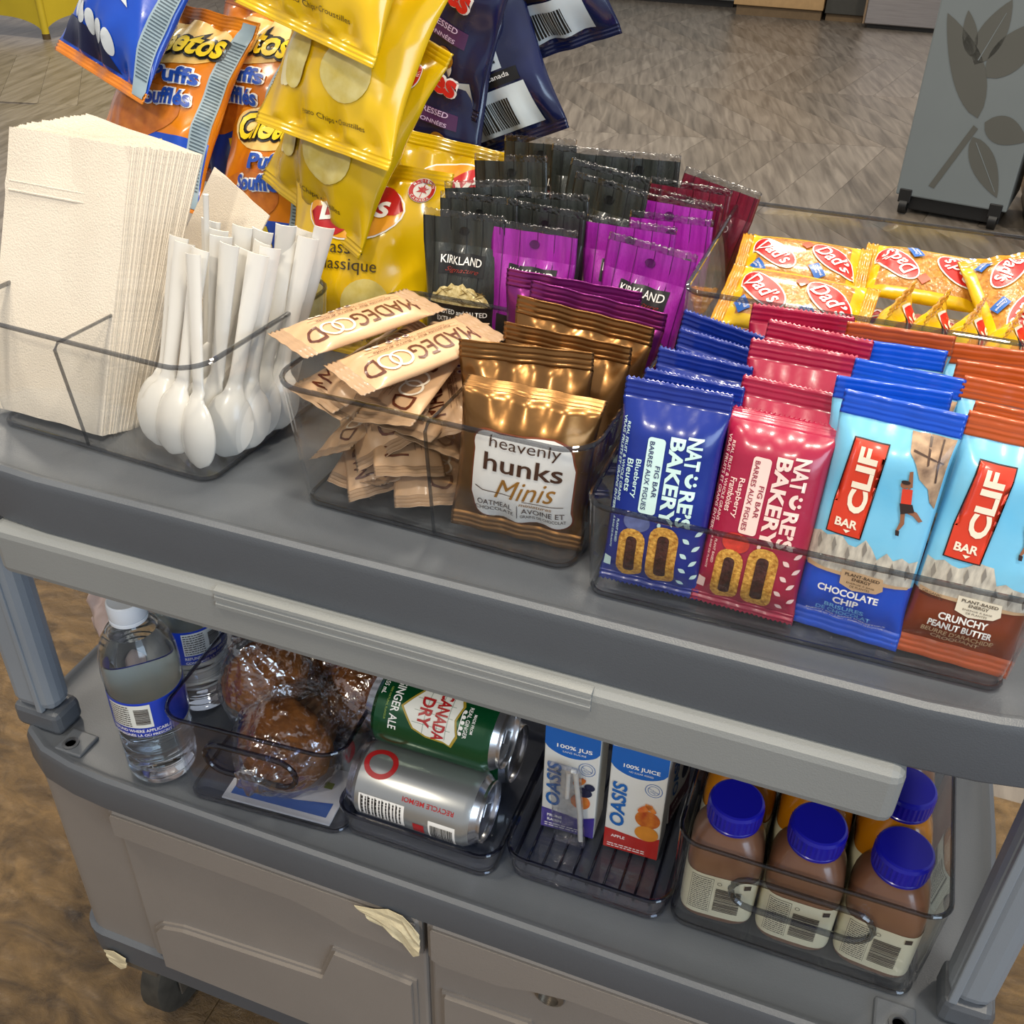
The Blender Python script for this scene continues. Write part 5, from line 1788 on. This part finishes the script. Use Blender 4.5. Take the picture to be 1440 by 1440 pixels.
# the print of both cans runs round the can; v is along the can's axis
ga_, S = can('green ginger ale can lying across the silver can', GREEN)
shield = [(-0.0215, 0.052), (-0.0190, 0.060), (-0.0195, 0.075), (-0.0215, 0.081), (-0.012, 0.085), (0.0, 0.0815), (0.012, 0.085), (0.0215, 0.081), (0.0195, 0.075), (0.0190, 0.060), (0.0150, 0.048), (0.0, 0.036), (-0.0150, 0.048)]
decal('shield_border', [poly([(x * 1.09, 0.062 + (y - 0.062) * 1.09) for x, y in shield])], ink('gold_ink', '#a88e2c'), S, 0.0003, ga_, 0.004)
decal('shield', [poly(shield)], ink('shield_white_ink', '#e8e6da'), S, 0.0006, ga_, 0.004)
gl = [rect(x - 0.0002, x + 0.0002, 0.046, 0.080) for x in (-0.010, 0.0, 0.010)] + [rect(-0.018, 0.018, v, v + 0.0004) for v in (0.056, 0.068, 0.076)]
decal('map_lines', gl, ink('grey_green_ink', '#8a9a8c'), S, 0.0008, ga_, 0.004)
decal('brand_lettering', [T('CANADA', 0.0, 0.0700, 0.0400, 0.0110, 0, 0.03), T('DRY', 0.0, 0.0560, 0.0240, 0.0110, 0, 0.03)], ink('soda_red_ink', '#b01c1e'), S, 0.0011, ga_, 0.004)
decal('flavour_lettering', [T('GINGER ALE', 0.0, 0.0290, 0.0440, 0.0075, 0, 0.015)], WHITE, S, 0.0004, ga_, 0.004)
decal('small_lettering', [T('MADE FROM', -0.001, 0.0975, 0.016, 0.0026, 0, 0.01), T('REAL GINGER', -0.001, 0.0925, 0.026, 0.0034, 0, 0.01), T('355 mL', -0.012, 0.0155, 0.014, 0.0040, 0, 0.01)], WHITE, S, 0.0004, ga_, 0.004)
decal('small_lettering', [T('100% NATURAL FLAVOUR', 0.001, 0.0215, 0.028, 0.0018)], ink('lime_ink', '#9ab04a'), S, 0.0004, ga_, 0.004)
decal('crown_mark', [ell(x, 0.0885 - 0.0012 * abs(x) * 100 * 0.3, 0.0016, 0.0016) for x in (-0.009, -0.0045, 0.0, 0.0045, 0.009)] + [rect(-0.0085, 0.0085, 0.0862, 0.0870)], WHITE, S, 0.0004, ga_)
sc, S = can('silver soda can with red ring lying in the low tray', SILV)
decal('ring_logo', [ring(-0.016, 0.028, 0.0135, 0.0150, 0.0046)], ink('soda_red_ink', '#b01c1e'), S, 0.0004, sc, 0.003)
decal('recycle_lettering', [T('RECYCLE ME/MOI', -0.002, 0.070, 0.046, 0.0040, -90 + 180 - 90, 0.01)] and [T('RECYCLE ME/MOI', 0.006, 0.0780, 0.046, 0.0042, 270, 0.012)], ink('soda_red_ink', '#b01c1e'), S, 0.0004, sc, 0.004)
decal('facts_panel', [rect(0.012, 0.036, 0.016, 0.058)], WHITE, S, 0.0003, sc, 0.004)
decal('facts_print', [rect(0.013, 0.035, v, v + 0.0007) for v in (0.018, 0.0245, 0.031, 0.0375, 0.044, 0.0505)] + fineprint(0.014, 0.034, 0.018, 0.056, 12, 5), BLACK, S, 0.0006, sc, 0.004)
decal('red_patch', [rect(0.026, 0.038, 0.066, 0.076)], ink('soda_red_ink', '#b01c1e'), S, 0.0004, sc, 0.004)
decal('barcode_panel', [rect(0.018, 0.042, 0.080, 0.104)], WHITE, S, 0.0003, sc, 0.004)
decal('barcode', barcode(0.022, 0.041, 0.082, 0.102, 7, False), BLACK, S, 0.0006, sc, 0.004)


def lay_can(o, x, y, z, front_turn):
    # axis along +x, label turned so that 'front' (local -y) looks up and forward
    m = Matrix.Rotation(rad(90), 4, 'Y') @ Matrix.Rotation(rad(front_turn), 4, 'Z')
    m.translation = (x, y, z)
    o.matrix_basis = m


lay_can(sc, -0.322, 0.5270, LZ + 0.0378, -44)
lay_can(ga_, -0.318, 0.5610, LZ + 0.0945, -50)
sc2 = dup(ga_, 'second green soda can hidden behind the silver one')
lay_can(sc2, -0.322, 0.5965, LZ + 0.0378, 200)

# ================================================================ JUICE CARTONS
CART = M('carton_white', '#dcdad2', 0.35, 0, 0.3, 0.02, 40)
CBLUE = ink('carton_blue_ink', '#155fb0')
OASB = ink('carton_name_ink', '#1c62ac')


def carton(label, band, words, fruit, seed, claim):
    t = thing('juice_carton', label, 'juice carton')
    bm = bmesh.new()
    box(bm, -0.0235, 0.0235, 0, 0.036, 0, 0.118, 0.0012, 2)
    bm_obj('box', bm, CART, t)
    bm = bmesh.new()
    for x in (-0.0235, 0.0235):
        pass
    vs_ = [bm.verts.new(p) for p in ((-0.0236, -0.0002, 0.1165), (0.0236, -0.0002, 0.1165), (0.0236, 0.0362, 0.1165), (-0.0236, 0.0362, 0.1165),
                                     (-0.0236, 0.014, 0.1275), (0.0236, 0.014, 0.1275), (0.0236, 0.022, 0.1275), (-0.0236, 0.022, 0.1275))]
    for f in ((3, 2, 1, 0), (0, 1, 5, 4), (1, 2, 6, 5), (2, 3, 7, 6), (3, 0, 4, 7), (4, 5, 6, 7)):
        bm.faces.new([vs_[i] for i in f])
    bm_obj('folded_top', bm, CBLUE, t)
    S = lambda u, v, off: Vector((u, -off, v))
    arc = [(-0.0233 + 0.0466 * k / 16, 0.0985 - 0.011 * sin(pi * k / 16) ** 0.6) for k in range(17)]
    decal('blue_cap_print', [poly(arc + [(0.0233, 0.1170), (-0.0233, 0.1170)])], CBLUE, S, 0.0003, t)
    decal('claim_lettering', [T(claim[0], 0.002, 0.0985, 0.030, 0.0052, 0, 0.02), T(claim[1], 0.002, 0.0935, 0.020, 0.0018)], WHITE, S, 0.0006, t)
    decal('colour_band', [poly([(-0.0233, 0.001), (0.0233, 0.001), (0.0233, 0.026), (0.010, 0.020), (-0.0233, 0.024)])], band, S, 0.0003, t)
    decal('brand_lettering', [T('OASIS', -0.0140, 0.0545, 0.050, 0.0125, 90, 0.03, 0.15)], OASB, S, 0.0009, t)
    decal('flavour_lettering', [T(w, -0.0115, 0.0165 - 0.0050 * i, None, 0.0032, 0, 0.02) for i, w in enumerate(words)], WHITE, S, 0.0006, t)
    decal('fine_print', fineprint(-0.020, 0.012, 0.003, 0.008, 2, seed), WHITE, S, 0.0006, t)
    decal('round_stamp', [ring(0.0135, 0.0790, 0.0072, 0.0072, 0.0005), ring(0.0135, 0.0790, 0.0050, 0.0050, 0.0004)], OASB, S, 0.0004, t)
    decal('stamp_print', [T('NO SUGAR', 0.0135, 0.0790, 0.0090, 0.0013, -25), T('ADDED', 0.0130, 0.0770, 0.0050, 0.0012, -25)], OASB, S, 0.0005, t)
    for sh, m in fruit:
        decal('fruit_picture', sh, m, S, 0.0005 + 0.0003 * fruit.index((sh, m)), t)
    ST = lambda u, v, off: Vector((u, 0.0 + (v - 0.1165) * 14 / 11 - off * 0.6, v + off * 0.8))
    decal('date_stamp', [rect(0.004, 0.020, 0.1185, 0.1245)], ink('stamp_grey_ink', '#b9c2c8'), ST, 0.0005, t)
    decal('date_print', fineprint(0.005, 0.019, 0.119, 0.124, 3, seed), DARK, ST, 0.0009, t)
    return t


APP = M('apple_print', '#a83a14', 0.4, 0, 0.3, 0, 90, 0, 0, 0.5, '#dd8a2c')
PEA = M('apricot_print', '#d88a2c', 0.4, 0, 0.3, 0.1, 90)
BER = ink('berry_ink', '#1f2440')
PCH = M('peach_print', '#c8401c', 0.4, 0, 0.3, 0, 90, 0, 0, 0.5, '#e8953c')
c1 = carton('purple banded juice carton with a straw across its face', ink('carton_purple_ink', '#3b2a86'), ('PRUNE', 'RAISIN'),
            [([ell(0.010, 0.041, 0.0085, 0.0085)], PCH), ([ell(0.012, 0.053, 0.0075, 0.0055), ell(0.017, 0.060, 0.0045, 0.004)], BER), ([ell(0.008, 0.064, 0.0065, 0.0035, 40)], PCH)], 3, ('100% JUS', 'SANS SUCRE'))
place(c1, -0.1400, 0.557, LZ + 0.004, 3, 2, -1)
c2 = carton('red banded apple juice carton in the low tray', ink('carton_red_ink', '#b3241c'), ('APPLE',),
            [([ell(0.0115, 0.045, 0.0105, 0.0100)], APP), ([ell(0.0120, 0.029, 0.0100, 0.0085)], PEA), ([ell(0.0085, 0.0575, 0.0075, 0.0030, 40), ell(0.0130, 0.0590, 0.0060, 0.0024, -40)], PCH)], 4, ('100% JUICE', 'NO SUGAR ADDED'))
place(c2, -0.0835, 0.556, LZ + 0.004, 3, 1, -1)
c3 = carton('dark red juice carton half hidden beside the apple carton', ink('carton_maroon_ink', '#5c1a1c'), ('GRAPE',), [([ell(0.010, 0.040, 0.009, 0.010)], BER)], 5, ('100% JUICE', 'NO SUGAR ADDED'))
place(c3, -0.0560, 0.620, LZ + 0.004, 3, 80, 0)
t = thing('drinking_straw', 'white wrapped bendy straw stuck to the purple juice carton', 'straw')
V, F = tube([(0.0, 0, 0.0), (-0.004, 0, 0.030), (-0.010, 0, 0.062), (-0.0125, 0, 0.076)], 0.0023, n=10)
mesh('straw', V, F, CUT, t)
V, F = tube([(-0.0125, 0, 0.076), (-0.0155, -0.001, 0.0775), (-0.0185, 0, 0.074), (-0.0165, 0, 0.045)], 0.0021, n=10)
mesh('straw_bend', V, F, CUT, t)
V, F = loft([rr_loop(-0.0235 + 0.3 * 0.0 - k * 0.16, 0.004 - k * 0.16, -0.0028, 0.0028, 0.002, k, 2) for k in (-0.006, 0.03, 0.078)])
mesh('film_sleeve', V, F, WRAPF, t)
place(t, -0.125, 0.5475, LZ + 0.012, 3, 2, 2)

# ================================================================ SMALL BOTTLES
CHOC = M('chocolate_milk', '#7d5740', 0.28, 0, 0.5, 0.04, 20)
ORJ = M('orange_juice', '#b8740c', 0.25, 0, 0.5, 0.06, 20)
BCAP = M('cobalt_cap', '#12129a', 0.3, 0, 0.35, 0.03, 40)
LCREAM = ink('cream_label', '#dcd6b8')


def sq_loop(a, z, e=3.6, n=32, b=None):
    P = []
    for k in range(n):
        q = 2 * pi * k / n
        c, d = cos(q), sin(q)
        P.append((a * abs(c) ** (2 / e) * (1 if c >= 0 else -1), (b or a) * abs(d) ** (2 / e) * (1 if d >= 0 else -1), z))
    return P


def bottle(label, liq, group=None, labelled=True):
    t = thing('small_bottle', label, 'bottle', group)
    A = 0.0285
    prof = [(0.023, 0.0, 4), (0.0270, 0.002, 4), (A, 0.006, 4.5), (A, 0.012, 4.5), (A, 0.056, 4.5), (A, 0.064, 4.2), (0.0275, 0.072, 3.6), (0.0245, 0.082, 3.0), (0.0205, 0.090, 2.4), (0.0185, 0.0955, 2.0), (0.0185, 0.099, 2.0)]
    V, F = loft([sq_loop(a, z, e) for a, z, e in prof])
    mesh('body', V, F, liq, t, None, True)
    V, F = [], []
    for z in (0.0955,):
        lathe('neck_ring', [(0.0195, 0.0945), (0.0205, 0.0955), (0.0205, 0.0975), (0.0195, 0.0985)], BCAP, t, 36)
    ribs = []
    n = 72
    for r, z, k in ((0.0202, 0.0985, 0.0), (0.0208, 0.0995, 0.0004), (0.0208, 0.1125, 0.0004), (0.0200, 0.1152, 0.0), (0.0185, 0.1160, 0.0)):
        ribs.append([((r + (k if j % 2 else 0)) * cos(2 * pi * j / n), (r + (k if j % 2 else 0)) * sin(2 * pi * j / n), z) for j in range(n)])
    V, F = loft(ribs)
    mesh('cap', V, F, BCAP, t, None, True, None, 18)
    if labelled:
        V, F = loft([sq_loop(A + 0.0005, z, 4.5) for z in (0.009, 0.0095, 0.0565, 0.057)], False, False)
        mesh('label_sleeve', V, F, LCREAM, t, None, True)
        S = lambda u, v, off: Vector((u, -(A + 0.0006) * (1 - min(0.9, abs(u) / (A + 0.0006)) ** 4.5) ** (1 / 4.5) - off, v))
        decal('facts_box', [rect(-0.0225, -0.0055, 0.013, 0.054)], ink('facts_ink', '#4a4638'), S, 0.0002, t, 0.003)
        decal('facts_panel', [rect(-0.0222, -0.0058, 0.0133, 0.0537)], LCREAM, S, 0.0004, t, 0.003)
        decal('fine_print', fineprint(-0.0215, -0.0065, 0.014, 0.053, 17, 4), DARK, S, 0.0006, t)
        decal('barcode', barcode(-0.0030, 0.0165, 0.017, 0.044, 9, False), DARK, S, 0.0004, t)
        decal('small_mark', [ring(-0.0010, 0.0500, 0.0018, 0.0018, 0.0004), rect(0.0175, 0.0225, 0.0490, 0.0540)], DARK, S, 0.0004, t)
    return t


gm_ = 'chocolate milk bottles in the front row of the bin'
b0 = bottle('chocolate milk bottle with blue cap in the front row of the handled bin', CHOC, gm_)
for i, x in enumerate((-0.0065, 0.0545, 0.1155)):
    o = b0 if i == 0 else dup(b0)
    o['label'] = 'chocolate milk bottle in the front row, ' + ('beside the juice tray', 'between two other milk bottles', 'beside the cart post')[i]
    place(o, x, 0.5445, LZ + 0.004, 0, 4 - 4 * i, 0)
gj = 'orange juice bottles in the second row of the bin'
j0 = bottle('orange juice bottle with blue cap in the second row of the handled bin', ORJ, gj)
for i, x in enumerate((-0.0065, 0.0545, 0.1155)):
    place(j0 if i == 0 else dup(j0), x, 0.6060, LZ + 0.004, 0, 90, 0)
k0 = bottle('brown bottle with blue cap in the rear row of the handled bin', CHOC, 'brown bottles in the rear row of the bin', False)
for i, x in enumerate((-0.0065, 0.0545, 0.1155)):
    place(k0 if i == 0 else dup(k0), x, 0.6680, LZ + 0.004, 0, 0, 0)

# ================================================================ print that sits on a printed panel belongs to that panel
NEST = {'panel_lettering': ('name_panel', 'white_panel'), 'filling_picture': ('bar_picture',), 'logo_lettering': ('logo_block',), 'tag_lettering': ('claim_tag',),
        'seal_ring': ('maple_seal',), 'maple_leaf': ('maple_seal',), 'seal_lettering': ('maple_seal',), 'band_stripes': ('side_band',), 'ribbon_lettering': ('ribbon',),
        'date_print': ('date_stamp',), 'facts_print': ('facts_panel',), 'fine_print': ('facts_panel', 'back_panel'), 'stamp_print': ('round_stamp',), 'mountain_shadow': ('mountain_picture',),
        'rock_crack': ('rock_picture',), 'nut_outline': ('nut_picture',), 'badge_detail': ('badges',), 'panel_print': ('label_panel',), 'label_panel': ('label_band',), 'map_lines': ('shield',),
        'brand_lettering': ('brand_block', 'label_patch', 'shield', 'logo_ribbon', 'logo_badge'), 'script_lettering': ('brand_block', 'label_patch'), 'rule': ('label_patch',),
        'band_lettering': ('black_band',), 'barcode': ('barcode_panel',), 'claim_lettering': ('blue_cap_print',), 'cap_ring': ('cap',), 'neck_ring': ('cap',), 'pull_tab': ('lid',),
        'flavour_lettering': ('label_patch', 'text_block', 'flavour_band'), 'embossed_fold': ('sheet',), 'straw_bend': ('straw',), 'name_lettering': ('name_outline',)}
for r in [o for o in scene.objects if o.parent is None and o.type == 'EMPTY']:
    by = {}
    for c in sorted(r.children, key=lambda c: c.name):
        by.setdefault(c.name.split('.')[0], []).append(c)
    for kid, hosts in NEST.items():
        if kid == 'label_panel':
            continue
        for h in hosts:
            if h in by and kid in by:
                for i, c in enumerate(by[kid]):
                    host = by[h][min(i, len(by[h]) - 1)]
                    if host.parent == r and not c.children:
                        c.parent = host
                break

# ================================================================ lift everything onto the floor at z = 0
for o in list(scene.objects):
    if o.parent is None and o.type in {'MESH', 'EMPTY'}:
        o.location.z += ZT
